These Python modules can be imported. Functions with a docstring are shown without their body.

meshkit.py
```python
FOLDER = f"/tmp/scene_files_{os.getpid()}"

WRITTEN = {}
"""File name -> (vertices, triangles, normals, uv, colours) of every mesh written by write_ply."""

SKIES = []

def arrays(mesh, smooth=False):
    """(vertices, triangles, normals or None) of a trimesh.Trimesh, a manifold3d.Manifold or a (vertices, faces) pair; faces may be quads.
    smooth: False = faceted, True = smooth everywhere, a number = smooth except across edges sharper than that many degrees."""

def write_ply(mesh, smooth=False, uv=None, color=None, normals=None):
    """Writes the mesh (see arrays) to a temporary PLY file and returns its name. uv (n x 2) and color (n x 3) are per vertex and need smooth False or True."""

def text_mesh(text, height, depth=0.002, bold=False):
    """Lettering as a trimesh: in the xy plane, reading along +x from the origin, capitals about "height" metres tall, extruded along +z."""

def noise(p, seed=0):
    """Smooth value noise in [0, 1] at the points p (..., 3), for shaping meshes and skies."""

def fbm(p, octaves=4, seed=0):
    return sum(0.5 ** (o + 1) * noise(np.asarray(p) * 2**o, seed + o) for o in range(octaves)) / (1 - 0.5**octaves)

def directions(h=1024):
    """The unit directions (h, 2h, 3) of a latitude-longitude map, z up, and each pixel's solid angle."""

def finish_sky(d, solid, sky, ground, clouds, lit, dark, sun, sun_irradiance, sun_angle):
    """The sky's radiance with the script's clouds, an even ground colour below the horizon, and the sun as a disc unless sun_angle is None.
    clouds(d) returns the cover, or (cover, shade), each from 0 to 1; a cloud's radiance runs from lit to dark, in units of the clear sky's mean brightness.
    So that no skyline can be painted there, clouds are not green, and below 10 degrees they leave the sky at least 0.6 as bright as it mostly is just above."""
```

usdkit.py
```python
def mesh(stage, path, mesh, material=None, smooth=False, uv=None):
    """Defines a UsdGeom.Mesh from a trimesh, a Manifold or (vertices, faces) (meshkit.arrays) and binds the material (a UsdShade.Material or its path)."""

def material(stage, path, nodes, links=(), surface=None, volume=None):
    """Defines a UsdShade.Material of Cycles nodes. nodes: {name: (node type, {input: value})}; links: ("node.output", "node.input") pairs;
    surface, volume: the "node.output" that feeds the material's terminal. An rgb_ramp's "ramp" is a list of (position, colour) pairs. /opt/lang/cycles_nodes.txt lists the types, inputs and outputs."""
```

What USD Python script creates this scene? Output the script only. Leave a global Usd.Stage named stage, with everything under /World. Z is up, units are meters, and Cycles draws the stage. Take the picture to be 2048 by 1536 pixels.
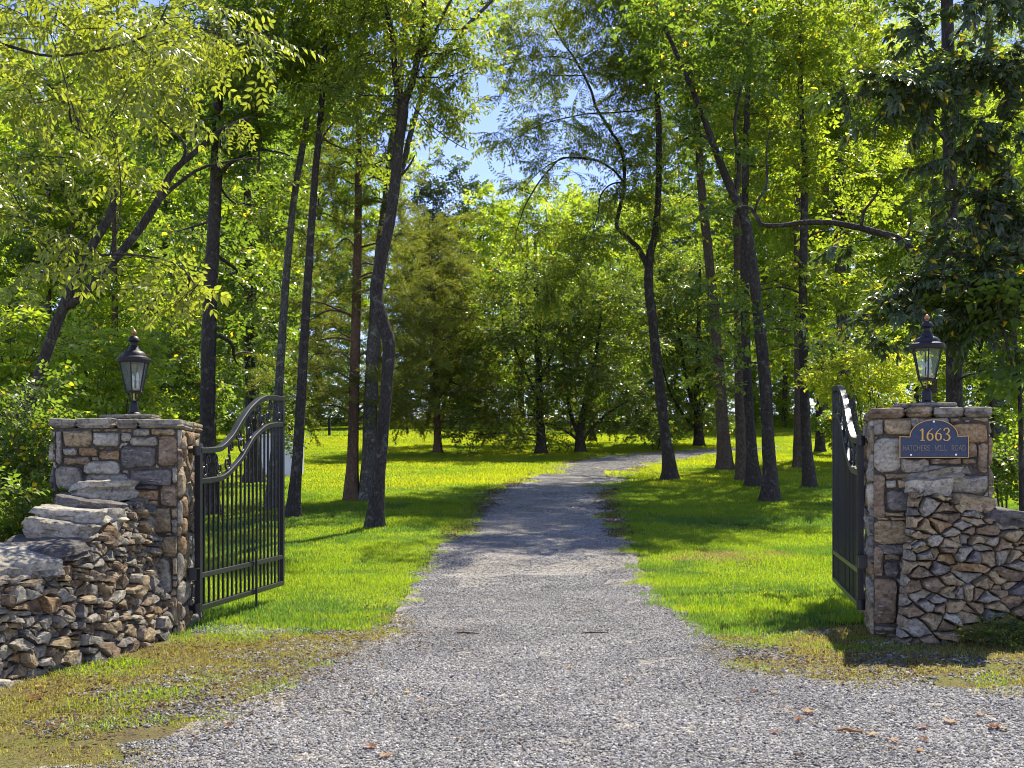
import math
import numpy as np
import trimesh
import shapely
from shapely.geometry import Polygon, Point, LineString, MultiPoint
from shapely.ops import unary_union, voronoi_diagram
from scipy.interpolate import PchipInterpolator, CubicSpline
from scipy.spatial import Delaunay, cKDTree
from scipy.spatial.transform import Rotation
from pxr import Usd, UsdGeom, UsdLux, UsdShade, Sdf, Gf, Vt
import usdkit, meshkit

stage = Usd.Stage.CreateInMemory()
UsdGeom.Xform.Define(stage, '/World')
UsdGeom.Scope.Define(stage, '/World/Looks')

# ------------------------------------------------------------------ camera, sky, sun, exposure
F, CX, HY, CZ = 2150.0, 1024.0, 950.0, 1.45      # pixels of the 2048 wide photograph, eye height in metres
cam = UsdGeom.Camera.Define(stage, '/World/camera')
cam.CreateHorizontalApertureAttr(36.0)
cam.CreateVerticalApertureAttr(27.0)
cam.CreateFocalLengthAttr(36.0 * F / 2048)
cam.CreateVerticalApertureOffsetAttr((HY - 768) / 2048 * 36.0)
cam.CreateClippingRangeAttr(Gf.Vec2f(0.05, 5000))
cam.AddTranslateOp().Set(Gf.Vec3d(0, 0, CZ))
cam.AddRotateXOp().Set(90.0)
cam.CreateExposureAttr(1.10)

SUN_AZ, SUN_EL = math.radians(26), math.radians(55)      # clockwise from +y
SUN = np.array([math.sin(SUN_AZ) * math.cos(SUN_EL), math.cos(SUN_AZ) * math.cos(SUN_EL), math.sin(SUN_EL)])
sky_m = usdkit.material(stage, '/World/Looks/sky', {
    'sky': ('sky_texture', dict(sky_type='single_scattering', sun_disc=False, sun_elevation=SUN_EL, sun_rotation=SUN_AZ,
                                altitude=100.0, air_density=1.0, aerosol_density=0.08, ozone_density=4.0)),
    'tint': ('mix_color', dict(blend_type='multiply', fac=1.0, b=(1.05, 0.88, 1.05), use_clamp_result=False)),
    'bg': ('background_shader', dict(strength=0.110))}, [('sky.color', 'tint.a'), ('tint.result', 'bg.color')], surface='bg.background')
dome = UsdLux.DomeLight.Define(stage, '/World/sky')
UsdShade.MaterialBindingAPI.Apply(dome.GetPrim()).Bind(sky_m)
dome.GetPrim().SetCustomDataByKey('kind', 'structure')
sun = UsdLux.DistantLight.Define(stage, '/World/sun')
sun.CreateNormalizeAttr(True)
sun.CreateIntensityAttr(1.25)
sun.CreateAngleAttr(0.53)
sun.CreateColorAttr(Gf.Vec3f(1.0, 0.93, 0.80))
sun.AddRotateXYZOp().Set(Gf.Vec3f(90 - math.degrees(SUN_EL), 0, 180 - math.degrees(SUN_AZ)))

# ------------------------------------------------------------------ helpers
used = {}


def numbered(path):
    n = used.get(path, 0)
    used[path] = n + 1
    return path if n == 0 else f'{path}_{n:03d}'


def tag(prim, label=None, category=None, group=None, kind=None):
    for k, v in (('label', label), ('category', category), ('group', group), ('kind', kind)):
        if v:
            prim.SetCustomDataByKey(k, v)
    return prim


def thing(name, label, category, group=None, loc=(0, 0, 0), rz=0.0):
    p = numbered('/World/' + name)
    x = UsdGeom.Xform.Define(stage, p)
    x.AddTranslateOp().Set(Gf.Vec3d(*map(float, loc)))
    if rz:
        x.AddRotateZOp().Set(float(rz))
    tag(x.GetPrim(), label, category, group)
    return p


def part(parent, name, mesh, mat, smooth=False, label=None, kind=None):
    p = numbered(f'{parent}/{name}')
    m = usdkit.mesh(stage, p, mesh, LOOKS[mat], smooth=smooth)
    m.CreateDoubleSidedAttr(True)
    tag(m.GetPrim(), label, kind=kind)
    return p


def top(name, mesh, mat, label=None, category=None, group=None, kind=None, smooth=False):
    p = part('/World', name, mesh, mat, smooth)
    tag(stage.GetPrimAtPath(p), label, category, group, kind)
    return p


cat = trimesh.util.concatenate


def tm(v, f):
    return trimesh.Trimesh(np.asarray(v, float), np.asarray(f, int), process=False)


def box(x0, x1, y0, y1, z0, z1):
    b = trimesh.creation.box([x1 - x0, y1 - y0, z1 - z0])
    b.apply_translation([(x0 + x1) / 2, (y0 + y1) / 2, (z0 + z1) / 2])
    return b


def lathe(profile, sections=24, phase=0.0):
    m = trimesh.creation.revolve(np.array(profile, float), sections=sections)
    m.apply_transform(trimesh.transformations.rotation_matrix(phase, [0, 0, 1]))
    return m


def resample(pts, step):
    pts = np.asarray(pts, float)
    d = np.r_[0, np.cumsum(np.linalg.norm(np.diff(pts, axis=0), axis=1))]
    keep = np.r_[True, np.diff(d) > 1e-6]
    pts, d = pts[keep], d[keep]
    n = max(2, int(d[-1] / step) + 1)
    t = np.linspace(0, d[-1], n)
    if len(pts) > 2:
        out = np.stack([PchipInterpolator(d, pts[:, k])(t) for k in range(pts.shape[1])], 1)
    else:
        out = np.stack([np.interp(t, d, pts[:, k]) for k in range(pts.shape[1])], 1)
    return out


def tube(pr, sides=8, bark=0.0, seed=0, flare=0.0, caps=True):
    """pr: rows of x, y, z, radius."""
    pr = np.asarray(pr, float)
    p, r = pr[:, :3], pr[:, 3]
    t = np.gradient(p, axis=0)
    t /= np.linalg.norm(t, axis=1, keepdims=True) + 1e-12
    ref = np.array([1.0, 0, 0]) if abs(t[:, 2]).mean() > 0.6 else np.array([0, 0, 1.0])
    a = np.cross(t, ref)
    a /= np.linalg.norm(a, axis=1, keepdims=True) + 1e-12
    b = np.cross(t, a)
    ang = np.arange(sides) * 2 * np.pi / sides
    R = np.repeat(r[:, None], sides, 1)
    if flare:
        h = p[:, 2] - p[0, 2]
        lobes = 1 + 0.35 * np.cos(ang * 4 + seed)[None] + 0.2 * np.cos(ang * 3 + 2 * seed)[None]
        R = R * (1 + flare * np.exp(-h / 0.26)[:, None] * lobes)
    if bark:
        q = np.stack([np.cos(ang)[None] * 3 + 0 * R, np.sin(ang)[None] * 3 + 0 * R, np.repeat((p[:, 2] * 2.2)[:, None], sides, 1) + seed * 7.7], -1)
        R = R * (1 + bark * (meshkit.fbm(q, 3, seed) - 0.5) * 2)
    v = p[:, None] + R[..., None] * (np.cos(ang)[None, :, None] * a[:, None] + np.sin(ang)[None, :, None] * b[:, None])
    n = len(p)
    i, j = np.meshgrid(np.arange(n - 1), np.arange(sides), indexing='ij')
    q = np.stack([i * sides + j, i * sides + (j + 1) % sides, (i + 1) * sides + (j + 1) % sides, (i + 1) * sides + j], -1).reshape(-1, 4)
    f = np.vstack([q[:, [0, 1, 2]], q[:, [0, 2, 3]]])
    v = v.reshape(-1, 3)
    if caps:
        k = len(v)
        v = np.vstack([v, p[0], p[-1]])
        jj = np.arange(sides)
        f = np.vstack([f, np.stack([np.full(sides, k), (jj + 1) % sides, jj], 1), np.stack([np.full(sides, k + 1), (n - 1) * sides + jj, (n - 1) * sides + (jj + 1) % sides], 1)])
    m = tm(v, f)
    return m


def W(px, py, Y):
    """A pixel of the photograph at distance Y as a world point."""
    return np.array([(px - CX) * Y / F, Y, CZ - (py - HY) * Y / F])


# ------------------------------------------------------------------ terrain
_prof = PchipInterpolator([-60, 0, 9, 13, 15, 17, 21.5, 24.5, 29.5, 36, 44, 60, 80, 120, 300, 600],
                          [-0.1, -0.05, 0.03, 0.0, 0.02, 0.15, 0.42, 0.64, 1.02, 1.42, 2.02, 3.2, 4.7, 7.6, 16, 24])


def terrain(x, y):
    x, y = np.asarray(x, float), np.asarray(y, float)
    z = _prof(np.clip(y, -60, 600))
    z = z + 0.11 / (1 + np.exp(-(x - 2.6) / 0.5)) * np.exp(-((y - 9) / 4.5) ** 2)
    z = z + 0.10 / (1 + np.exp((x + 3.6) / 0.4)) * np.exp(-((y - 9) / 6) ** 2)
    off = np.clip((np.abs(x - 0.02 * y) - 2.2) / 6, 0, 1)
    z = z + off * 0.10 * (meshkit.noise(np.stack([x * 0.16 + 40, y * 0.16 + 40, 0 * x], -1), 5) - 0.5)
    return z


def ground_at(px, py):
    lo, hi = 2.0, 140.0
    ys = np.linspace(lo, hi, 4000)
    x = (px - CX) * ys / F
    g = CZ - (py - HY) * ys / F - terrain(x, ys)
    k = np.nonzero(g <= 0)[0]
    k = k[0] if len(k) else len(ys) - 1
    return np.array([x[k], ys[k], float(terrain(x[k], ys[k]))])


# ------------------------------------------------------------------ materials
LOOKS = {}


def look(name, nodes, links, surface):
    LOOKS[name] = usdkit.material(stage, '/World/Looks/' + name, nodes, links, surface=surface)


def leaf_look(name, dark, light, glow, trans=0.5, yellow=0.03, ycol=(0.45, 0.30, 0.02), rough=0.42, spec=0.35, gvar=0.55):
    look(name, {
        'geo': ('geometry', {}), 'rnd': ('attribute', dict(attribute='rnd')), 'obj': ('object_info', {}),
        'pos': ('noise_texture', dict(scale=0.55, detail=3.0)),
        'add': ('math', dict(math_type='multiply_add', value2=0.45, value3=0.0)),
        'add2': ('math', dict(math_type='multiply_add', value2=0.35)),
        'add3': ('math', dict(math_type='multiply_add', value2=gvar)),
        'col': ('mix_color', dict(a=dark, b=light)),
        'isy': ('math', dict(math_type='less_than', value2=yellow)),
        'base': ('mix_color', dict(b=ycol)),
        'tcol': ('mix_color', dict(blend_type='multiply', fac=1.0, b=glow)),
        'tmul': ('vector_math', dict(math_type='scale', scale=3.7)),
        'p': ('principled_bsdf', dict(roughness=rough, specular_ior_level=spec)),
        't': ('translucent_bsdf', {}),
        'mix': ('mix_closure', dict(fac=trans))},
        [('rnd.fac', 'add.value1'), ('obj.random', 'add2.value1'), ('add.value', 'add2.value3'),
         ('geo.position', 'pos.vector'), ('pos.fac', 'add3.value1'), ('add2.value', 'add3.value3'),
         ('add3.value', 'col.fac'), ('rnd.fac', 'isy.value1'), ('isy.value', 'base.fac'), ('col.result', 'base.a'),
         ('base.result', 'p.base_color'), ('base.result', 'tcol.a'), ('tcol.result', 'tmul.vector1'), ('tmul.vector', 't.color'),
         ('p.BSDF', 'mix.closure1'), ('t.BSDF', 'mix.closure2')], 'mix.closure')


# glow multiplies the leaf colour (x4) for the light that shines through it
leaf_look('leaf_green', (0.020, 0.040, 0.007), (0.092, 0.128, 0.020), (1.026, 1.050, 0.450), spec=0.5, rough=0.36)
leaf_look('leaf_bright', (0.033, 0.062, 0.008), (0.147, 0.182, 0.022), (1.045, 1.040, 0.420), trans=0.52, yellow=0.03, spec=0.5, rough=0.36)
leaf_look('leaf_yellow', (0.120, 0.160, 0.016), (0.235, 0.265, 0.038), (1.0, 0.98, 0.5), trans=0.55, yellow=0.05)
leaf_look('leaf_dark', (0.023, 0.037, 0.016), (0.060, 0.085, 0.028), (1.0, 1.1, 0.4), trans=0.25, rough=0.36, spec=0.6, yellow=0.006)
leaf_look('leaf_pear', (0.020, 0.038, 0.010), (0.090, 0.122, 0.020), (1.08, 1.1, 0.4), trans=0.45, rough=0.28, spec=0.65, yellow=0.015, ycol=(0.30, 0.16, 0.05))
leaf_look('leaf_ash', (0.046, 0.074, 0.012), (0.140, 0.160, 0.026), (1.06, 1.02, 0.4), trans=0.45, rough=0.34, spec=0.6, yellow=0.02)
leaf_look('leaf_walnut', (0.038, 0.064, 0.009), (0.122, 0.152, 0.018), (1.0, 1.03, 0.4), yellow=0.025, ycol=(0.30, 0.24, 0.03), spec=0.45)
leaf_look('leaf_cedar', (0.028, 0.040, 0.010), (0.100, 0.115, 0.024), (1.05, 1.03, 0.4), trans=0.42, yellow=0.03, ycol=(0.14, 0.08, 0.02), rough=0.6, spec=0.2)
leaf_look('grass_blade', (0.048, 0.092, 0.011), (0.135, 0.178, 0.020), (0.98, 1.03, 0.32), trans=0.5, yellow=0.03, ycol=(0.25, 0.2, 0.05), rough=0.5, spec=0.35, gvar=0.8)
leaf_look('grass_lime', (0.070, 0.115, 0.010), (0.200, 0.222, 0.020), (1.03, 1.02, 0.30), trans=0.5, yellow=0.02, ycol=(0.28, 0.22, 0.05), rough=0.5, spec=0.3, gvar=0.7)
leaf_look('clover', (0.030, 0.070, 0.014), (0.090, 0.140, 0.026), (0.95, 1.05, 0.4), trans=0.4, yellow=0.02, ycol=(0.22, 0.17, 0.05), rough=0.45, spec=0.4, gvar=0.8)
leaf_look('leaf_lime', (0.051, 0.085, 0.009), (0.177, 0.215, 0.024), (1.026, 1.040, 0.420), trans=0.55, yellow=0.03, spec=0.5, rough=0.34)
leaf_look('dry_blade', (0.105, 0.105, 0.024), (0.24, 0.215, 0.065), (1.0, 0.98, 0.5), trans=0.35, yellow=0.12, ycol=(0.11, 0.065, 0.026), rough=0.6, spec=0.2)
leaf_look('litter', (0.045, 0.030, 0.018), (0.135, 0.088, 0.048), (0.9, 0.8, 0.6), trans=0.12, yellow=0.06, ycol=(0.26, 0.17, 0.06), rough=0.6, spec=0.2)
leaf_look('red_leaf', (0.12, 0.040, 0.016), (0.19, 0.075, 0.026), (0.9, 0.6, 0.4), trans=0.2, yellow=0.0, rough=0.6, spec=0.2)
leaf_look('tan_leaf', (0.20, 0.115, 0.050), (0.30, 0.19, 0.09), (0.9, 0.8, 0.5), trans=0.2, yellow=0.0, rough=0.6, spec=0.2)
leaf_look('gold_leaf', (0.38, 0.27, 0.05), (0.48, 0.35, 0.07), (0.9, 0.8, 0.4), trans=0.2, yellow=0.0, rough=0.6, spec=0.2)


def bark_look(name, dark, light, lichen, amount, scale=9.0, stretch=0.22):
    look(name, {
        'geo': ('geometry', {}), 'map': ('mapping', dict(scale=(1.0, 1.0, stretch))),
        'n': ('noise_texture', dict(scale=scale, detail=6.0, roughness=0.65, distortion=0.6)),
        'v': ('voronoi_texture', dict(feature='distance_to_edge', scale=scale * 2.2)),
        'vm': ('math', dict(math_type='multiply_add', value2=2.6, value3=0.42, use_clamp=True)), 'wob': ('noise_texture', dict(scale=2.6, detail=3.0)), 'ws': ('vector_math', dict(math_type='scale', scale=0.35)), 'wa': ('vector_math', dict(math_type='add')),
        'nn': ('math', dict(math_type='multiply')),
        'r': ('rgb_ramp', dict(ramp=[(0.05, dark), (0.32, tuple(0.5 * (np.array(dark) + np.array(light)))), (0.62, light)])),
        'l': ('noise_texture', dict(scale=5.5, detail=5.0, roughness=0.7)),
        'lr': ('rgb_ramp', dict(ramp=[(0.56, (0, 0, 0)), (0.64, (amount,) * 3)])),
        'mix': ('mix_color', dict(b=lichen)),
        'b': ('bump', dict(strength=1.0, distance=0.03)),
        'p': ('principled_bsdf', dict(roughness=0.85, specular_ior_level=0.2))},
        [('geo.position', 'wob.vector'), ('wob.color', 'ws.vector1'), ('ws.vector', 'wa.vector1'), ('geo.position', 'wa.vector2'), ('wa.vector', 'map.vector'), ('map.vector', 'n.vector'), ('map.vector', 'v.vector'), ('geo.position', 'l.vector'),
         ('v.distance', 'vm.value1'), ('n.fac', 'nn.value1'), ('vm.value', 'nn.value2'), ('nn.value', 'r.fac'), ('l.fac', 'lr.fac'), ('lr.color', 'mix.fac'),
         ('r.color', 'mix.a'), ('mix.result', 'p.base_color'), ('nn.value', 'b.height'), ('b.normal', 'p.normal')], 'p.BSDF')


bark_look('bark_dark', (0.008, 0.0065, 0.005), (0.052, 0.043, 0.033), (0.13, 0.13, 0.10), 0.5)
bark_look('bark_brown', (0.014, 0.010, 0.006), (0.098, 0.074, 0.046), (0.12, 0.12, 0.08), 0.35)
bark_look('bark_grey', (0.014, 0.013, 0.010), (0.092, 0.086, 0.068), (0.19, 0.20, 0.15), 0.75, scale=7.0, stretch=0.4)
bark_look('bark_cedar', (0.030, 0.018, 0.010), (0.130, 0.080, 0.048), (0.2, 0.17, 0.12), 0.2, scale=12.0, stretch=0.10)


def stone_look(name, a, b, c, rough=0.85):
    look(name, {
        'geo': ('geometry', {}), 'obj': ('object_info', {}),
        'off': ('vector_math', dict(math_type='add')), 'offs': ('combine_xyz', {}), 'rm': ('math', dict(math_type='multiply', value2=37.0)),
        'map': ('mapping', dict(scale=(1.0, 1.0, 2.6))),
        'n1': ('noise_texture', dict(scale=4.0, detail=5.0, roughness=0.6, distortion=1.2)),
        'n2': ('noise_texture', dict(scale=34.0, detail=5.0, roughness=0.72)),
        'n3': ('noise_texture', dict(scale=15.0, detail=4.0, roughness=0.6)),
        'r1': ('rgb_ramp', dict(ramp=[(0.33, a), (0.52, b), (0.68, c)])),
        'dk': ('rgb_ramp', dict(ramp=[(0.34, (0.30, 0.29, 0.28)), (0.50, (1, 1, 1)), (0.72, (1.35, 1.33, 1.28))])),
        'li': ('rgb_ramp', dict(ramp=[(0.60, (0, 0, 0)), (0.70, (0.65, 0.65, 0.65))])),
        'm': ('mix_color', dict(blend_type='multiply', fac=0.9, use_clamp_result=False)),
        'm2': ('mix_color', dict(b=(0.36, 0.36, 0.33))),
        'hs': ('math', dict(math_type='multiply_add', value2=0.5)),
        'b': ('bump', dict(strength=0.9, distance=0.022)),
        'p': ('principled_bsdf', dict(roughness=rough, specular_ior_level=0.3))},
        [('obj.random', 'rm.value1'), ('rm.value', 'offs.x'), ('rm.value', 'offs.z'), ('geo.position', 'off.vector1'), ('offs.vector', 'off.vector2'),
         ('off.vector', 'map.vector'), ('map.vector', 'n1.vector'), ('off.vector', 'n2.vector'), ('map.vector', 'n3.vector'),
         ('n1.fac', 'r1.fac'), ('n2.fac', 'dk.fac'), ('n3.fac', 'li.fac'), ('r1.color', 'm.a'), ('dk.color', 'm.b'),
         ('m.result', 'm2.a'), ('li.color', 'm2.fac'), ('m2.result', 'p.base_color'),
         ('n3.fac', 'hs.value1'), ('n2.fac', 'hs.value3'), ('hs.value', 'b.height'), ('b.normal', 'p.normal')], 'p.BSDF')


stone_look('stone_grey', (0.144, 0.129, 0.101), (0.250, 0.222, 0.169), (0.337, 0.297, 0.222))
stone_look('stone_tan', (0.145, 0.109, 0.062), (0.284, 0.212, 0.117), (0.371, 0.289, 0.174))
stone_look('stone_rust', (0.159, 0.097, 0.046), (0.266, 0.171, 0.080), (0.313, 0.230, 0.132))
stone_look('stone_brown', (0.106, 0.073, 0.045), (0.205, 0.147, 0.088), (0.284, 0.212, 0.135))
stone_look('stone_dark', (0.061, 0.055, 0.050), (0.127, 0.113, 0.097), (0.210, 0.186, 0.152))
stone_look('stone_pale', (0.234, 0.212, 0.164), (0.349, 0.317, 0.242), (0.450, 0.411, 0.312))
look('stone_mix', {'geo': ('geometry', {}), 'rnd': ('attribute', dict(attribute='rnd')),
                   'r': ('rgb_ramp', dict(ramp=[(0.0, (0.07, 0.062, 0.052)), (0.3, (0.16, 0.14, 0.108)), (0.6, (0.23, 0.19, 0.125)), (0.8, (0.19, 0.12, 0.06)), (1.0, (0.31, 0.28, 0.22))])),
                   'n': ('noise_texture', dict(scale=30.0, detail=5.0, roughness=0.7)),
                   'dk': ('rgb_ramp', dict(ramp=[(0.34, (0.35, 0.34, 0.33)), (0.52, (1, 1, 1)), (0.72, (1.3, 1.28, 1.25))])),
                   'm': ('mix_color', dict(blend_type='multiply', fac=0.9, use_clamp_result=False)),
                   'b': ('bump', dict(strength=0.9, distance=0.015)), 'p': ('principled_bsdf', dict(roughness=0.88, specular_ior_level=0.25))},
     [('rnd.fac', 'r.fac'), ('geo.position', 'n.vector'), ('n.fac', 'dk.fac'), ('r.color', 'm.a'), ('dk.color', 'm.b'), ('m.result', 'p.base_color'), ('n.fac', 'b.height'), ('b.normal', 'p.normal')], 'p.BSDF')
look('mortar', {'geo': ('geometry', {}), 'n': ('noise_texture', dict(scale=40.0, detail=4.0)),
                'r': ('rgb_ramp', dict(ramp=[(0.3, (0.022, 0.018, 0.013)), (0.7, (0.075, 0.062, 0.044))])),
                'b': ('bump', dict(strength=1.0, distance=0.01)), 'p': ('principled_bsdf', dict(roughness=0.95))},
     [('geo.position', 'n.vector'), ('n.fac', 'r.fac'), ('r.color', 'p.base_color'), ('n.fac', 'b.height'), ('b.normal', 'p.normal')], 'p.BSDF')


def metal_look(name, col, rough, metallic=0.0, spec=0.5, wear=(0.05, 0.05, 0.05), wamt=0.3):
    look(name, {'geo': ('geometry', {}), 'n': ('noise_texture', dict(scale=55.0, detail=5.0, roughness=0.7)),
                'r': ('rgb_ramp', dict(ramp=[(0.48, (0, 0, 0)), (0.66, (wamt,) * 3)])),
                'm': ('mix_color', dict(a=col, b=wear)),
                'rr': ('map_range', dict(from_min=0.3, from_max=0.7, to_min=max(0.05, rough - 0.12), to_max=rough + 0.15)),
                'b': ('bump', dict(strength=0.25, distance=0.002)),
                'p': ('principled_bsdf', dict(metallic=metallic, specular_ior_level=spec))},
         [('geo.position', 'n.vector'), ('n.fac', 'r.fac'), ('r.color', 'm.fac'), ('m.result', 'p.base_color'), ('n.fac', 'rr.value'),
          ('rr.result', 'p.roughness'), ('n.fac', 'b.height'), ('b.normal', 'p.normal')], 'p.BSDF')


metal_look('iron', (0.008, 0.008, 0.009), 0.38, spec=0.5, wear=(0.035, 0.032, 0.03), wamt=0.25)
metal_look('lamp_metal', (0.010, 0.009, 0.011), 0.5, spec=0.3, wear=(0.03, 0.027, 0.03))
metal_look('copper', (0.55, 0.25, 0.12), 0.4, metallic=0.9, wear=(0.25, 0.12, 0.06))
metal_look('brass', (0.50, 0.34, 0.10), 0.35, metallic=0.9)
metal_look('sign_blue', (0.017, 0.029, 0.062), 0.5, spec=0.4, wear=(0.05, 0.07, 0.11), wamt=0.5)
metal_look('sign_gold', (0.52, 0.30, 0.06), 0.45, metallic=0.25, wear=(0.3, 0.17, 0.05))
metal_look('worn_gold', (0.19, 0.15, 0.095), 0.5, metallic=0.1, wear=(0.04, 0.05, 0.08), wamt=0.7)
metal_look('screw', (0.75, 0.74, 0.72), 0.3, metallic=0.7)
metal_look('plastic_black', (0.012, 0.012, 0.012), 0.45)
metal_look('white_paint', (0.62, 0.62, 0.62), 0.5, wear=(0.5, 0.44, 0.44))
metal_look('candle', (0.78, 0.77, 0.72), 0.5)
metal_look('fence_wood', (0.035, 0.030, 0.026), 0.8, wear=(0.10, 0.09, 0.08))
look('glass_pane', {'t': ('transparent_bsdf', dict(color=(0.93, 0.96, 0.95))), 'g': ('glossy_bsdf', dict(color=(1, 1, 1), roughness=0.03)),
                    'f': ('fresnel', dict(IOR=1.55)), 'm': ('mix_closure', {}), 'd': ('translucent_bsdf', dict(color=(0.75, 0.8, 0.78))), 'd2': ('diffuse_bsdf', dict(color=(0.6, 0.65, 0.63))), 'dd': ('mix_closure', dict(fac=0.5)), 'm2': ('mix_closure', dict(fac=0.035))},
     [('f.fac', 'm.fac'), ('t.BSDF', 'm.closure1'), ('g.BSDF', 'm.closure2'), ('d.BSDF', 'dd.closure1'), ('d2.BSDF', 'dd.closure2'), ('m.closure', 'm2.closure1'), ('dd.closure', 'm2.closure2')], 'm2.closure')
look('bulb_glass', {'t': ('transparent_bsdf', dict(color=(0.85, 0.9, 0.9))), 'd': ('diffuse_bsdf', dict(color=(0.8, 0.82, 0.8))),
                    'm': ('mix_closure', dict(fac=0.55))}, [('t.BSDF', 'm.closure1'), ('d.BSDF', 'm.closure2')], 'm.closure')

# ground sheets
look('lawn_soil', {'geo': ('geometry', {}), 'n': ('noise_texture', dict(scale=0.5, detail=5.0, roughness=0.6)),
                   'n2': ('noise_texture', dict(scale=28.0, detail=6.0, roughness=0.75)),
                   'r': ('rgb_ramp', dict(ramp=[(0.35, (0.055, 0.088, 0.012)), (0.55, (0.085, 0.122, 0.016)), (0.72, (0.13, 0.150, 0.022))])),
                   'r2': ('rgb_ramp', dict(ramp=[(0.30, (0.45, 0.42, 0.4)), (0.52, (1, 1, 1)), (0.75, (1.35, 1.3, 1.2))])),
                   'm': ('mix_color', dict(blend_type='multiply', fac=1.0, use_clamp_result=False)),
                   'b': ('bump', dict(strength=1.0, distance=0.06)), 'p': ('principled_bsdf', dict(roughness=0.9, specular_ior_level=0.1))},
     [('geo.position', 'n.vector'), ('geo.position', 'n2.vector'), ('n.fac', 'r.fac'), ('n2.fac', 'r2.fac'), ('r.color', 'm.a'), ('r2.color', 'm.b'),
      ('m.result', 'p.base_color'), ('n2.fac', 'b.height'), ('b.normal', 'p.normal')], 'p.BSDF')
look('dry_soil', {'geo': ('geometry', {}), 'n': ('noise_texture', dict(scale=2.2, detail=6.0, roughness=0.65)),
                  'n2': ('noise_texture', dict(scale=60.0, detail=6.0, roughness=0.75)),
                  'r': ('rgb_ramp', dict(ramp=[(0.34, (0.125, 0.100, 0.055)), (0.50, (0.175, 0.155, 0.058)), (0.66, (0.150, 0.165, 0.032))])),
                  'r2': ('rgb_ramp', dict(ramp=[(0.36, (0.35, 0.32, 0.3)), (0.52, (1, 1, 1)), (0.70, (1.5, 1.45, 1.4))])),
                  'm': ('mix_color', dict(blend_type='multiply', fac=1.0, use_clamp_result=False)),
                  'b': ('bump', dict(strength=1.0, distance=0.02)), 'p': ('principled_bsdf', dict(roughness=0.95, specular_ior_level=0.1))},
     [('geo.position', 'n.vector'), ('geo.position', 'n2.vector'), ('n.fac', 'r.fac'), ('n2.fac', 'r2.fac'), ('r.color', 'm.a'), ('r2.color', 'm.b'),
      ('m.result', 'p.base_color'), ('n2.fac', 'b.height'), ('b.normal', 'p.normal')], 'p.BSDF')
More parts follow.
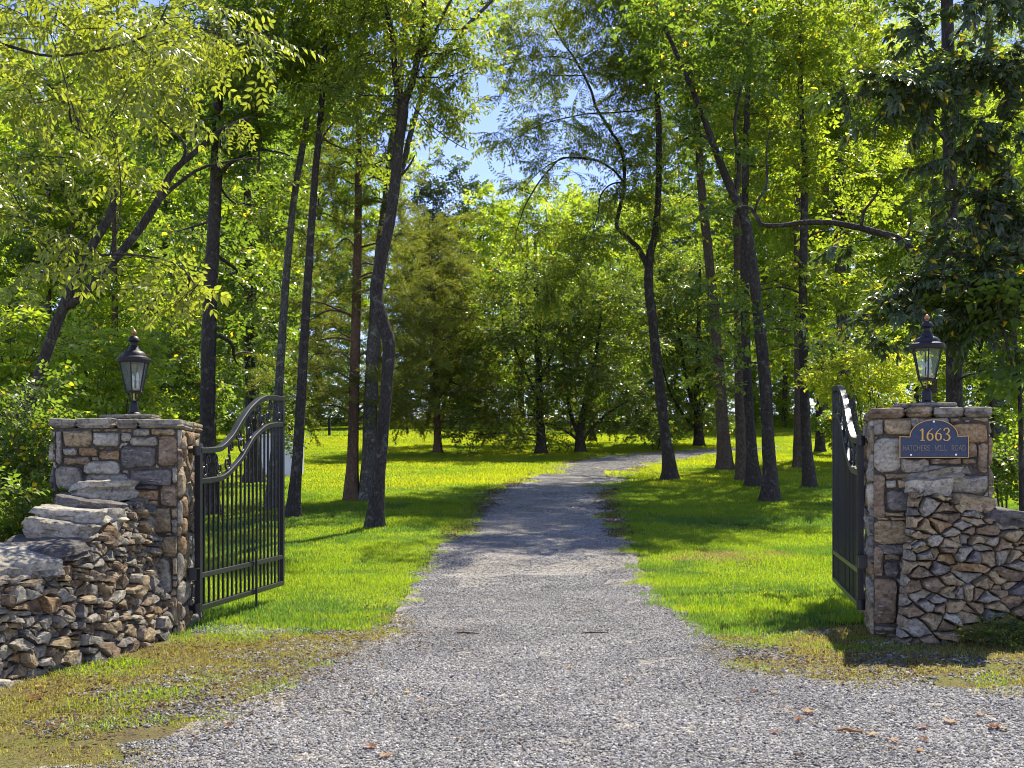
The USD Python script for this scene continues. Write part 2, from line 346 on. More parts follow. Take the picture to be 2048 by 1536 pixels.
look('gravel_bed', {'geo': ('geometry', {}), 'n': ('noise_texture', dict(scale=0.9, detail=5.0, roughness=0.6)),
                    'v': ('voronoi_texture', dict(scale=75.0)), 'vd': ('voronoi_texture', dict(feature='distance_to_edge', scale=75.0)),
                    'vc': ('rgb_to_bw', {}), 'r': ('rgb_ramp', dict(ramp=[(0.25, (0.10, 0.094, 0.083)), (0.45, (0.255, 0.240, 0.212)), (0.62, (0.350, 0.330, 0.292)), (0.8, (0.45, 0.43, 0.385))])),
                    'r2': ('rgb_ramp', dict(ramp=[(0.38, (0.80, 0.77, 0.74)), (0.62, (1.15, 1.12, 1.08))])),
                    'm': ('mix_color', dict(blend_type='multiply', fac=1.0, use_clamp_result=False)),
                    'b': ('bump', dict(strength=1.0, distance=0.02)), 'p': ('principled_bsdf', dict(roughness=0.9, specular_ior_level=0.2))},
     [('geo.position', 'n.vector'), ('geo.position', 'v.vector'), ('geo.position', 'vd.vector'), ('v.color', 'vc.color'), ('vc.val', 'r.fac'), ('n.fac', 'r2.fac'),
      ('r.color', 'm.a'), ('r2.color', 'm.b'), ('m.result', 'p.base_color'), ('vd.distance', 'b.height'), ('b.normal', 'p.normal')], 'p.BSDF')
look('gravel_stone', {'geo': ('geometry', {}), 'rnd': ('attribute', dict(attribute='rnd')), 'n': ('noise_texture', dict(scale=70.0, detail=4.0)),
                      'big': ('noise_texture', dict(scale=0.9, detail=4.0)),
                      'r': ('rgb_ramp', dict(ramp=[(0.0, (0.055, 0.053, 0.049)), (0.25, (0.155, 0.151, 0.140)), (0.7, (0.258, 0.251, 0.233)), (1.0, (0.42, 0.41, 0.38))])),
                      'r2': ('rgb_ramp', dict(ramp=[(0.38, (0.85, 0.83, 0.81)), (0.62, (1.15, 1.12, 1.08))])),
                      'm': ('mix_color', dict(blend_type='multiply', fac=1.0, use_clamp_result=False)),
                      'b': ('bump', dict(strength=0.4, distance=0.004)), 'p': ('principled_bsdf', dict(roughness=0.8, specular_ior_level=0.3))},
     [('rnd.fac', 'r.fac'), ('geo.position', 'n.vector'), ('geo.position', 'big.vector'), ('big.fac', 'r2.fac'), ('r.color', 'm.a'), ('r2.color', 'm.b'),
      ('m.result', 'p.base_color'), ('n.fac', 'b.height'), ('b.normal', 'p.normal')], 'p.BSDF')

# ------------------------------------------------------------------ ground, driveway, verges
xs = np.unique(np.r_[np.linspace(-260, -24, 26), np.linspace(-24, -10, 24), np.arange(-10, 12, 0.3), np.linspace(12, 30, 28), np.linspace(30, 260, 26)])
ys = np.unique(np.r_[np.linspace(-60, 2, 16), np.arange(2, 30, 0.3), np.arange(30, 56, 0.5), np.linspace(56, 120, 40), np.linspace(120, 500, 20)])
gx, gy = np.meshgrid(xs, ys)
gv = np.stack([gx, gy, terrain(gx, gy)], -1).reshape(-1, 3)
ny, nx = gx.shape
i, j = np.meshgrid(np.arange(ny - 1), np.arange(nx - 1), indexing='ij')
q = np.stack([i * nx + j, i * nx + j + 1, (i + 1) * nx + j + 1, (i + 1) * nx + j], -1).reshape(-1, 4)
top('ground', (gv, q), 'lawn_soil', kind='structure', smooth=True)

G = lambda pts: [tuple(ground_at(*p)[:2]) for p in pts]
left_edge = G([(250, 1530), (300, 1490), (480, 1405), (640, 1335), (755, 1280), (800, 1215), (834, 1165), (868, 1107), (905, 1070), (925, 1050), (944, 1024), (987, 981), (1048, 957), (1125, 926)])
right_edge = G([(1281, 936), (1239, 955), (1220, 984), (1224, 1020), (1236, 1062), (1258, 1090), (1278, 1115), (1296, 1170), (1340, 1215), (1400, 1260), (1450, 1300), (1500, 1340), (1580, 1358), (1720, 1366), (2048, 1385), (2300, 1392)])
le, re_ = np.array(left_edge), np.array(right_edge)
# beyond the crest the drive swings away to the right
far_l = [tuple(p) for p in [ground_at(1190, 914)[:2], ground_at(1250, 907)[:2], ground_at(1330, 902)[:2], ground_at(1440, 897)[:2], ground_at(1560, 893)[:2]]]
far_r = [tuple(p) for p in [ground_at(1560, 900)[:2], ground_at(1440, 907)[:2], ground_at(1330, 925)[:2]]]
drive_poly = Polygon(left_edge + far_l + far_r + right_edge + [(12, 6.6), (12, -20), (-12, -20), (-12, 1.0), (-3.2, 4.6)]).buffer(0)
lawn_l = Polygon(G([(400, 1262), (480, 1262), (560, 1275), (640, 1290), (720, 1278), (790, 1235)])[::-1] + [(-2.9, 9.9)]).buffer(0)


def sheet(poly, step, lift, ragged=0.06, seed=0):
    rng = np.random.default_rng(seed)
    b = poly.exterior
    n = int(b.length / step)
    ring = np.array([b.interpolate(k / n, normalized=True).coords[0] for k in range(n)])
    ring += ragged * (meshkit.fbm(np.c_[ring * 1.7, np.zeros(n)], 3, seed)[:, None] - 0.5) * 3 + rng.normal(0, ragged * 0.25, ring.shape)
    poly = Polygon(ring).buffer(0)
    poly = max(getattr(poly, 'geoms', [poly]), key=lambda g: g.area)
    x0, y0, x1, y1 = poly.bounds
    X, Y = np.meshgrid(np.arange(x0, x1, step), np.arange(y0, y1, step))
    pts = np.c_[X.ravel(), Y.ravel()]
    inner = poly.buffer(-step * 0.4)
    pts = pts[shapely.contains_xy(inner, pts[:, 0], pts[:, 1])]
    pts = np.vstack([np.array(poly.exterior.coords)[:-1], pts])
    t = Delaunay(pts).simplices
    c = pts[t].mean(1)
    t = t[shapely.contains_xy(poly, c[:, 0], c[:, 1])]
    v = np.c_[pts, terrain(pts[:, 0], pts[:, 1]) + lift]
    u = v[t]
    flip = np.cross(u[:, 1] - u[:, 0], u[:, 2] - u[:, 0])[:, 2] < 0
    t[flip] = t[flip][:, ::-1]
    return poly, (v, t)


drive_poly, drive_mesh = sheet(drive_poly, 0.25, 0.009, seed=3)
top('gravel_driveway', drive_mesh, 'gravel_bed', kind='structure', smooth=True)
verge_left = Polygon([tuple(p) for p in le[:5]] + G([(790, 1232), (700, 1268), (600, 1275), (520, 1258), (400, 1268)]) + [(-3.1, 9.3), (-3.6, 6.2), (-3.8, 4.4), (-3.2, 4.5)]).buffer(0.05)
verge_right = Polygon(G([(1450, 1275), (1560, 1262), (1700, 1255), (1750, 1250)]) + [(3.2, 9.3), (8, 9.2), (8, 6.8)] + G([(2300, 1392), (2048, 1385), (1720, 1366), (1580, 1358), (1500, 1340), (1460, 1310)])).buffer(0.05)
verge_left = unary_union([verge_left, Polygon([tuple(le[0]), (-2.3, 4.7), (-4.3, 4.2), (-3.75, 6.4), (-2.3, 6.8)])]).buffer(0.02)
verge_left, m1 = sheet(verge_left, 0.2, 0.0045, seed=4)
verge_right, m2 = sheet(verge_right, 0.2, 0.0045, seed=5)
top('dry_verge', m1, 'dry_soil', kind='structure', smooth=True)
top('dry_verge', m2, 'dry_soil', kind='structure', smooth=True)
bx, by = ground_at(1470, 1112)[:2]
bare = shapely.affinity.rotate(shapely.affinity.scale(Point(bx, by).buffer(1.0), 1.15, 0.55), 8)
bare, m3 = sheet(bare, 0.12, 0.0045, 0.16, seed=8)
top('bare_patch', m3, 'dry_soil', kind='structure', smooth=True)
lawn_hole = unary_union([drive_poly, verge_left, verge_right])


# ------------------------------------------------------------------ point instancers
def quats(R):
    qs = Rotation.from_matrix(R).as_quat()
    return Vt.QuathArray([Gf.Quath(float(w), float(x), float(y), float(z)) for x, y, z, w in qs])


def with_rnd(m, mesh):
    """A random number for every separate piece (leaf, blade, stone) of a mesh, as the primvar rnd."""
    k = mesh.metadata.get('piece')
    n = len(mesh.vertices)
    r = np.random.default_rng(n)
    lab = np.arange(n) // k if k else trimesh.graph.connected_component_labels(mesh.edges, n)
    val = r.random(lab.max() + 1)[lab]
    UsdGeom.PrimvarsAPI(m).CreatePrimvar('rnd', Sdf.ValueTypeNames.FloatArray, 'vertex').Set(Vt.FloatArray.FromNumpy(val.astype(np.float32)))


def scatter(path, protos, pos, R, scale, idx, kind=None):
    """protos: list of [(name, mesh, material, smooth), ...]."""
    pi = UsdGeom.PointInstancer.Define(stage, path)
    rel = pi.CreatePrototypesRel()
    for k, pieces in enumerate(protos):
        pp = f'{path}/proto_{k:03d}'
        UsdGeom.Xform.Define(stage, pp)
        for name, mesh, mat, sm in pieces:
            m = usdkit.mesh(stage, f'{pp}/{name}', mesh, LOOKS[mat], smooth=sm)
            m.CreateDoubleSidedAttr(True)
            with_rnd(m, mesh)
        rel.AddTarget(pp)
    pi.CreatePositionsAttr(Vt.Vec3fArray.FromNumpy(np.asarray(pos, np.float32)))
    pi.CreateOrientationsAttr(quats(R))
    s = np.asarray(scale, np.float32)
    pi.CreateScalesAttr(Vt.Vec3fArray.FromNumpy(np.repeat(s[:, None], 3, 1) if s.ndim == 1 else s))
    pi.CreateProtoIndicesAttr(Vt.IntArray.FromNumpy(np.asarray(idx, np.int32)))
    if kind:
        pi.GetPrim().SetCustomDataByKey('kind', kind)
    return pi.GetPrim()


def slope_frames(x, y, yaw):
    e = 0.15
    dzdx = (terrain(x + e, y) - terrain(x - e, y)) / (2 * e)
    dzdy = (terrain(x, y + e) - terrain(x, y - e)) / (2 * e)
    n = np.stack([-dzdx, -dzdy, np.ones_like(x)], 1)
    n /= np.linalg.norm(n, axis=1, keepdims=True)
    t = np.stack([np.cos(yaw), np.sin(yaw), 0 * yaw], 1)
    t -= n * (t * n).sum(1, keepdims=True)
    t /= np.linalg.norm(t, axis=1, keepdims=True)
    b = np.cross(n, t)
    return np.stack([t, b, n], 2)


def grass_patch(rng, size, n, h, w, lean=0.5):
    p = rng.uniform(-size / 2, size / 2, (n, 2))
    hh = h * rng.uniform(0.5, 1.3, n)
    a = rng.uniform(0, 2 * np.pi, n)
    d = np.stack([np.cos(a), np.sin(a)], 1)
    s = np.stack([-np.sin(a), np.cos(a)], 1) * (w * rng.uniform(0.6, 1.2, n))[:, None] / 2
    ln = (rng.uniform(0, lean, n) * hh)[:, None]
    z0 = np.full((n, 1), -0.012)
    v0 = np.c_[p - s, z0]
    v1 = np.c_[p + s, z0]
    v2 = np.c_[p - s * 0.8 + d * ln * 0.35, hh[:, None] * 0.6]
    v3 = np.c_[p + s * 0.8 + d * ln * 0.35, hh[:, None] * 0.6]
    v4 = np.c_[p + d * ln * 1.2, hh[:, None] * (1 - 0.25 * ln / hh[:, None])]
    v = np.stack([v0, v1, v2, v3, v4], 1).reshape(-1, 3)
    o = np.arange(n)[:, None] * 5
    f = np.concatenate([o + [0, 1, 3], o + [0, 3, 2], o + [2, 3, 4]])
    return tm(v, f)


def place_patches(rng, x0, x1, y0, y1, step, keep):
    X, Y = np.meshgrid(np.arange(x0, x1, step), np.arange(y0, y1, step))
    x = X.ravel() + rng.uniform(-0.3, 0.3, X.size) * step
    y = Y.ravel() + rng.uniform(-0.3, 0.3, X.size) * step
    k = keep(x, y) & (np.abs(x) < y * 0.50 + 2.5)
    return x[k], y[k]


rng = np.random.default_rng(11)
not_drive = lambda x, y: ~shapely.contains_xy(lawn_hole, x, y) & ~(shapely.contains_xy(bare, x, y) & (rng.random(np.shape(x)) < 0.8))
px, py, ps, pk = [], [], [], []
for (x0, x1, y0, y1, st, base) in ((-11, 12, 8.4, 20, 0.38, 0), (-16, 18, 20, 31, 0.55, 3), (-28, 32, 31, 66, 1.2, 6), (-45, 50, 66, 100, 2.1, 9)):
    x, y = place_patches(rng, x0, x1, y0, y1, st, not_drive)
    px.append(x), py.append(y), ps.append(rng.uniform(0.85, 1.25, len(x))), pk.append(rng.integers(0, 3, len(x)) + base)
x, y, s, k = map(np.concatenate, (px, py, ps, pk))
tall = 0.75 + 0.7 * meshkit.noise(np.c_[x * 0.7, y * 0.7, 0 * x], 3)
mott = meshkit.fbm(np.c_[x * 0.45, y * 0.45, 0 * x + 8], 3, 15) + rng.normal(0, 0.07, len(x))
k = (k // 3) * 3 + np.where(mott > 0.56, 2, rng.integers(0, 2, len(x)))
GM = ('grass_blade', 'grass_blade', 'clover')
GF = ('grass_lime', 'grass_lime', 'grass_blade')
protos = [[('grass', grass_patch(rng, 0.52, 520, 0.045, 0.0065), GM[g], False)] for g in range(3)] + \
         [[('grass', grass_patch(rng, 0.75, 560, 0.05, 0.010), GM[g], False)] for g in range(3)] + \
         [[('grass', grass_patch(rng, 1.7, 800, 0.06, 0.022), GF[g], False)] for g in range(3)] + \
         [[('grass', grass_patch(rng, 2.9, 900, 0.075, 0.045), GF[g], False)] for g in range(3)]
pr = scatter('/World/lawn_grass', protos, np.c_[x, y, terrain(x, y)], slope_frames(x, y, rng.uniform(0, 6.28, len(x))), np.c_[s, s, s * tall], k)
tag(pr, 'bright green mown grass blades covering the lawn on both sides of the drive', 'grass', kind='stuff')

# dry thatch of the two verges
xv, yv = [], []
for poly, seed in ((verge_left, 1), (verge_right, 2), (bare, 3)):
    x0, y0, x1, y1 = poly.bounds
    X, Y = np.meshgrid(np.arange(x0, x1, 0.17), np.arange(y0, y1, 0.17))
    X, Y = X.ravel() + rng.uniform(-0.07, 0.07, X.size), Y.ravel() + rng.uniform(-0.07, 0.07, X.size)
    ok = shapely.contains_xy(poly.buffer(0.04), X, Y) & (meshkit.fbm(np.c_[X * 2.1, Y * 2.1, 0 * X], 3, seed) > 0.37)
    xv.append(X[ok]), yv.append(Y[ok])
x, y = np.concatenate(xv), np.concatenate(yv)
green = meshkit.fbm(np.c_[x * 1.3, y * 1.3, 0 * x + 4], 3, 9) + rng.normal(0, 0.05, len(x))
protos = [[('thatch', grass_patch(rng, 0.3, 150, 0.030, 0.005, 1.6), 'dry_blade', False)] for _ in range(3)] + [[('thatch', grass_patch(rng, 0.26, 130, 0.036, 0.006, 1.0), 'grass_blade', False)]]
idx = np.where(green > 0.66, 3, rng.integers(0, 3, len(x)))
pr = scatter('/World/verge_grass', protos, np.c_[x, y, terrain(x, y)], slope_frames(x, y, rng.uniform(0, 6.28, len(x))), rng.uniform(0.8, 1.25, len(x)), idx)
tag(pr, 'thin yellow and olive thatch on the worn verges before the walls', 'dry grass', kind='stuff')


def gravel_patch(rng, size, n, r0, r1):
    base = trimesh.creation.icosphere(0)
    bv, bf = np.array(base.vertices), np.array(base.faces)
    V, Fc = [], []
    for k in range(n):
        r = rng.uniform(r0, r1) * (1.5 if rng.random() < 0.05 else 1)
        v = bv * (1 + rng.normal(0, 0.16, (12, 1))) * r * np.array([rng.uniform(0.8, 1.5), rng.uniform(0.7, 1.1), rng.uniform(0.4, 0.75)])
        v = v @ Rotation.from_euler('zyx', [rng.uniform(0, 6.28), rng.normal(0, 0.35), rng.normal(0, 0.35)]).as_matrix().T
        p = np.r_[rng.uniform(-size / 2, size / 2, 2), rng.uniform(0.0, r * 0.5)]
        V.append(v + p), Fc.append(bf + 12 * k)
    return tm(np.vstack(V), np.vstack(Fc))


px, py, pk = [], [], []
on_drive = lambda x, y: shapely.contains_xy(drive_poly.buffer(-0.08), x, y)
for (x0, x1, y0, y1, st, base) in ((-7, 8, 3.6, 13.5, 0.34, 0), (-5, 8, 13.5, 24, 0.5, 4), (-4, 26, 24, 56, 0.85, 7)):
    x, y = place_patches(rng, x0, x1, y0, y1, st, on_drive)
    px.append(x), py.append(y), pk.append(rng.integers(0, 4 if base == 0 else 3, len(x)) + base)
# stones strewn into the verge beside the left pillar
xb, yb = place_patches(rng, -3.2, 4, 6, 10.3, 0.2, lambda x, y: shapely.contains_xy(unary_union([verge_left, verge_right]), x, y) & (shapely.distance(shapely.points(x, y), drive_poly) < 1.3 * rng.random(len(x)) ** 2.2))
xc, yc = G([(520, 1262)])[0]
x2, y2 = rng.normal(xc, 0.45, 26), rng.normal(yc, 0.10, 26)
px += [xb, x2]; py += [yb, y2]; pk += [np.full(len(xb), 10), np.full(26, 10)]
x, y, k = map(np.concatenate, (px, py, pk))
lx = np.interp(y, le[np.argsort(le[:, 1]), 1], le[np.argsort(le[:, 1]), 0])
rx = np.interp(y, re_[np.argsort(re_[:, 1]), 1], re_[np.argsort(re_[:, 1]), 0])
u = (x - lx) / np.maximum(rx - lx, 0.5)
track = np.exp(-((u - 0.30) / 0.10) ** 2) + np.exp(-((u - 0.70) / 0.10) ** 2)
fade = np.clip((y - 9.5) / 6, 0, 1) * np.clip((44 - y) / 8, 0, 1)
worn = np.exp(-(((y - 17.0) / 2.2) ** 2 + ((u - 0.5) / 0.6) ** 2))
thin = rng.random(len(x)) < np.clip(0.65 * track * fade + 0.7 * worn, 0, 0.9)
k = np.where(thin & (k < 10), np.where(k < 4, 11, np.where(k < 7, 12, 13)), k)
protos = [[('gravel', gravel_patch(rng, 0.44, 1150, 0.0042, 0.0102), 'gravel_stone', False)] for _ in range(4)] + \
         [[('gravel', gravel_patch(rng, 0.62, 800, 0.0055, 0.013), 'gravel_stone', False)] for _ in range(3)] + \
         [[('gravel', gravel_patch(rng, 1.0, 700, 0.008, 0.018), 'gravel_stone', False)] for _ in range(3)] + \
         [[('gravel', gravel_patch(rng, 0.34, 110, 0.005, 0.012), 'gravel_stone', False)]] + \
         [[('gravel', gravel_patch(rng, sz, n, 0.0045, 0.0105), 'gravel_stone', False)] for sz, n in ((0.50, 260), (0.72, 230), (1.15, 250))]
pr = scatter('/World/gravel', protos, np.c_[x, y, terrain(x, y) + 0.008], slope_frames(x, y, rng.uniform(0, 6.28, len(x))), np.ones(len(x)), k)
tag(pr, 'loose grey crushed stone lying over the whole drive', 'gravel', kind='stuff')


# ------------------------------------------------------------------ leaves and sprays
def leaf(length, width, fold=0.18, droop=0.15, pts=4):
    """A leaf along +x from the origin, folded on its midrib."""
    L, w = length, width / 2
    if pts == 4:
        v = [(0, 0, 0), (0.42 * L, w, fold * w), (L, 0, -droop * L), (0.42 * L, -w, fold * w)]
        f = [(0, 2, 1), (0, 3, 2)]
    else:
        v = [(0, 0, 0), (0.25 * L, w * 0.8, fold * w), (0.6 * L, w * 0.85, fold * w - droop * L * 0.4), (L, 0, -droop * L), (0.6 * L, -w * 0.85, fold * w - droop * L * 0.4), (0.25 * L, -w * 0.8, fold * w), (0.5 * L, 0, -droop * L * 0.3)]
        f = [(0, 6, 1), (1, 6, 2), (2, 6, 3), (3, 6, 4), (4, 6, 5), (5, 6, 0)]
    return np.array(v, float), np.array(f)


def frame(d, up=(0, 0, 1.0), roll=0.0):
    d = np.asarray(d, float) / np.linalg.norm(d)
    s = np.cross(up, d)
    if np.linalg.norm(s) < 1e-4:
        s = np.cross((1.0, 0, 0), d)
    s /= np.linalg.norm(s)
    u = np.cross(d, s)
    c, n = math.cos(roll), math.sin(roll)
    return np.stack([d, c * s + n * u, -n * s + c * u], 1)


def spray(kind, rng):
    """One leafy twig along +x; returns proto pieces."""
    V, Fs, tw, n = [], [], [], 0

    def put(lf, R, p):
        nonlocal n
        V.append(lf[0] @ R.T + p), Fs.append(lf[1] + n)
        n += len(lf[0])

    if kind in ('broad', 'broad_far', 'pear'):
        L, nside, per = (0.85, 6, 8) if kind != 'pear' else (0.75, 7, 9)
        ll, lw = {'broad': (0.125, 0.080), 'broad_far': (0.19, 0.13), 'pear': (0.075, 0.052)}[kind]
        if kind == 'broad_far':
            per = 6
        main = np.array([(0, 0, 0, 0.006), (L * 0.5, 0, 0.02, 0.004), (L, 0, -0.03, 0.0015)])
        tw.append(main)
        for k in range(nside):
            t = (k + 0.7) / (nside + 0.3)
            b = np.array([L * t, 0, 0.02 * math.sin(math.pi * t)])
            sd = 1 if k % 2 else -1
            d = np.array([rng.uniform(0.5, 0.9), sd * rng.uniform(0.6, 1.0), rng.normal(0, 0.28)])
            d /= np.linalg.norm(d)
            l = L * (0.62 - 0.35 * t) * rng.uniform(0.8, 1.15)
            if k == nside - 1:
                d, b, l = np.array([1.0, 0.1, -0.1]), np.array([L * 0.7, 0, 0.0]), L * 0.35
            tw.append(np.array([(*b, 0.003), (*(b + d * l), 0.001)]))
            for q_ in range(per):
                u = (q_ + 0.6) / per
                ld = d * rng.uniform(0.2, 0.8) + np.cross(d, (0, 0, 1)) * (1 if q_ % 2 else -1) * rng.uniform(0.4, 1.0) + np.array([0, 0, rng.normal(-0.12, 0.35)])
                sc = rng.uniform(0.65, 1.2)
                put(leaf(ll * sc, lw * sc, 0.2, rng.uniform(0.0, 0.3)), frame(ld, roll=rng.normal(0, 0.45)), b + d * l * u)
    elif kind in ('ash', 'walnut'):
        nf, npair, ll, lw, rl = (5, 4, 0.105, 0.046, 0.30) if kind == 'ash' else (6, 5, 0.088, 0.036, 0.36)
        tw.append(np.array([(0, 0, 0, 0.006), (0.25, 0, 0.02, 0.004), (0.5, 0, 0.0, 0.002)]))
        for k in range(nf):
            t = k / (nf - 1)
            b = np.array([0.12 + 0.38 * t, 0, 0.01])
            a = (1 if k % 2 else -1) * rng.uniform(0.5, 1.2) * (1 - 0.7 * t)
            d = np.array([math.cos(a), math.sin(a), rng.normal(-0.05, 0.2)])
            Rf = frame(d, roll=rng.normal(0, 0.25))
            r_ = rl * rng.uniform(0.8, 1.15)
            curve = [b + Rf @ np.array([r_ * u, 0, -0.30 * r_ * u * u]) for u in (0, 0.5, 1)]
            tw.append(np.array([(*c, 0.0018) for c in curve]))
            for m in range(npair * 2 + 1):
                u = (m // 2 + 1) / (npair + 0.2) if m < npair * 2 else 1.0
                p = np.array([r_ * min(u, 1), 0, -0.30 * r_ * min(u, 1) ** 2])
                sd = 0 if m == npair * 2 else (1 if m % 2 else -1)
                ld = np.array([0.55 if sd else 1.0, sd * 0.9, -0.45 + rng.normal(0, 0.16)])
                sc = rng.uniform(0.8, 1.15) * (1 - 0.25 * abs(u - 0.6))
                put(leaf(ll * sc, lw * sc, 0.22, 0.22, 7 if kind == 'ash' else 4), Rf @ frame(ld, roll=rng.normal(0, 0.25)), b + Rf @ p)
    elif kind == 'hickory':
        tw.append(np.array([(0, 0, 0, 0.007), (0.3, 0, 0.03, 0.005), (0.6, 0, 0.0, 0.002)]))
        for k in range(7):
            t = k / 6
            b = np.array([0.10 + 0.5 * t, 0, 0.015])
            a = (1 if k % 2 else -1) * rng.uniform(0.4, 1.3) * (1 - 0.6 * t)
            d = np.array([math.cos(a), math.sin(a), rng.normal(0.05, 0.2)])
            Rf = frame(d, roll=rng.normal(0, 0.3))
            pet = 0.09 * rng.uniform(0.7, 1.2)
            tip = b + Rf @ np.array([pet, 0, 0])
            tw.append(np.array([(*b, 0.002), (*tip, 0.0015)]))
            for m, (ang, sz) in enumerate(((0, 1.0), (0.65, 0.85), (-0.65, 0.85), (1.4, 0.55), (-1.4, 0.55))):
                sc = sz * rng.uniform(0.85, 1.1)
                ld = np.array([math.cos(ang), math.sin(ang), -0.42 + rng.normal(0, 0.12)])
                put(leaf(0.17 * sc, 0.072 * sc, 0.25, 0.28, 7), Rf @ frame(ld, roll=rng.normal(0, 0.2)), tip)
    elif kind == 'cedar':
        tw.append(np.array([(0, 0, 0, 0.007), (0.45, 0, 0.0, 0.004), (0.9, 0, 0.02, 0.0015)]))
        for k in range(26):
            t = (k + 1) / 27
            b = np.array([0.9 * t, 0, 0.0])
            a = rng.uniform(-1.1, 1.1)
            d = np.array([1.0, math.sin(a) * 0.9, rng.normal(0.05, 0.4)])
            d /= np.linalg.norm(d)
            l = 0.30 * (1.05 - 0.6 * t) * rng.uniform(0.6, 1.2)
            for q_ in range(9):
                u = (q_ + 0.5) / 9
                ld = d + rng.normal(0, 0.55, 3)
                put(leaf(0.085 * rng.uniform(0.6, 1.2), 0.016, 0.1, 0.0), frame(ld, roll=rng.uniform(0, 3)), b + d * l * u)
    leaves = tm(np.vstack(V), np.vstack(Fs))
    twig = cat([tube(t, 3, caps=False) for t in tw])
    return leaves, twig


_srng = np.random.default_rng(5)
SPRAYS = {k: [spray(k, _srng) for _ in range(4)] for k in ('broad', 'broad_far', 'pear', 'ash', 'walnut', 'hickory', 'cedar')}
AREA = {k: np.mean([m[0].area for m in v]) for k, v in SPRAYS.items()}
tree_seed = [100]
total_sprays = 0


def crown_points(rng, clump, sun_gap=0.36):
    c, rad, dens, kind, sc = clump
    proj = math.pi * rad[0] * rad[2]
    n = max(5, int(2.4 * dens * proj / (AREA[kind] * sc * sc)))
    u = rng.normal(size=(n * 3, 3))
    u /= np.linalg.norm(u, axis=1, keepdims=True)
    r = rng.random((n * 3, 1)) ** (1 / 2.4)
    p = c + u * r * rad * (1 + 0.25 * (meshkit.noise(u * 2.2 + c * 3.1, 7)[:, None] - 0.5))
    ok = meshkit.fbm(p * 0.9 / max(0.6, sc), 2, 21) > sun_gap
    return p[ok][:n], u[ok][:n]


WOOD = 0.71


def to_plane(path, Y, dy=0.0, seed=0):
    """(px, py, width px) rows at distance Y -> x, y, z, radius."""
    rng = np.random.default_rng(seed)
    out = []
    for k, (a, b, w) in enumerate(path):
        yy = Y + dy * k / max(1, len(path) - 1)
        out.append((*W(a, b, yy), w * 0.5 * WOOD * yy / F))
    return np.array(out)


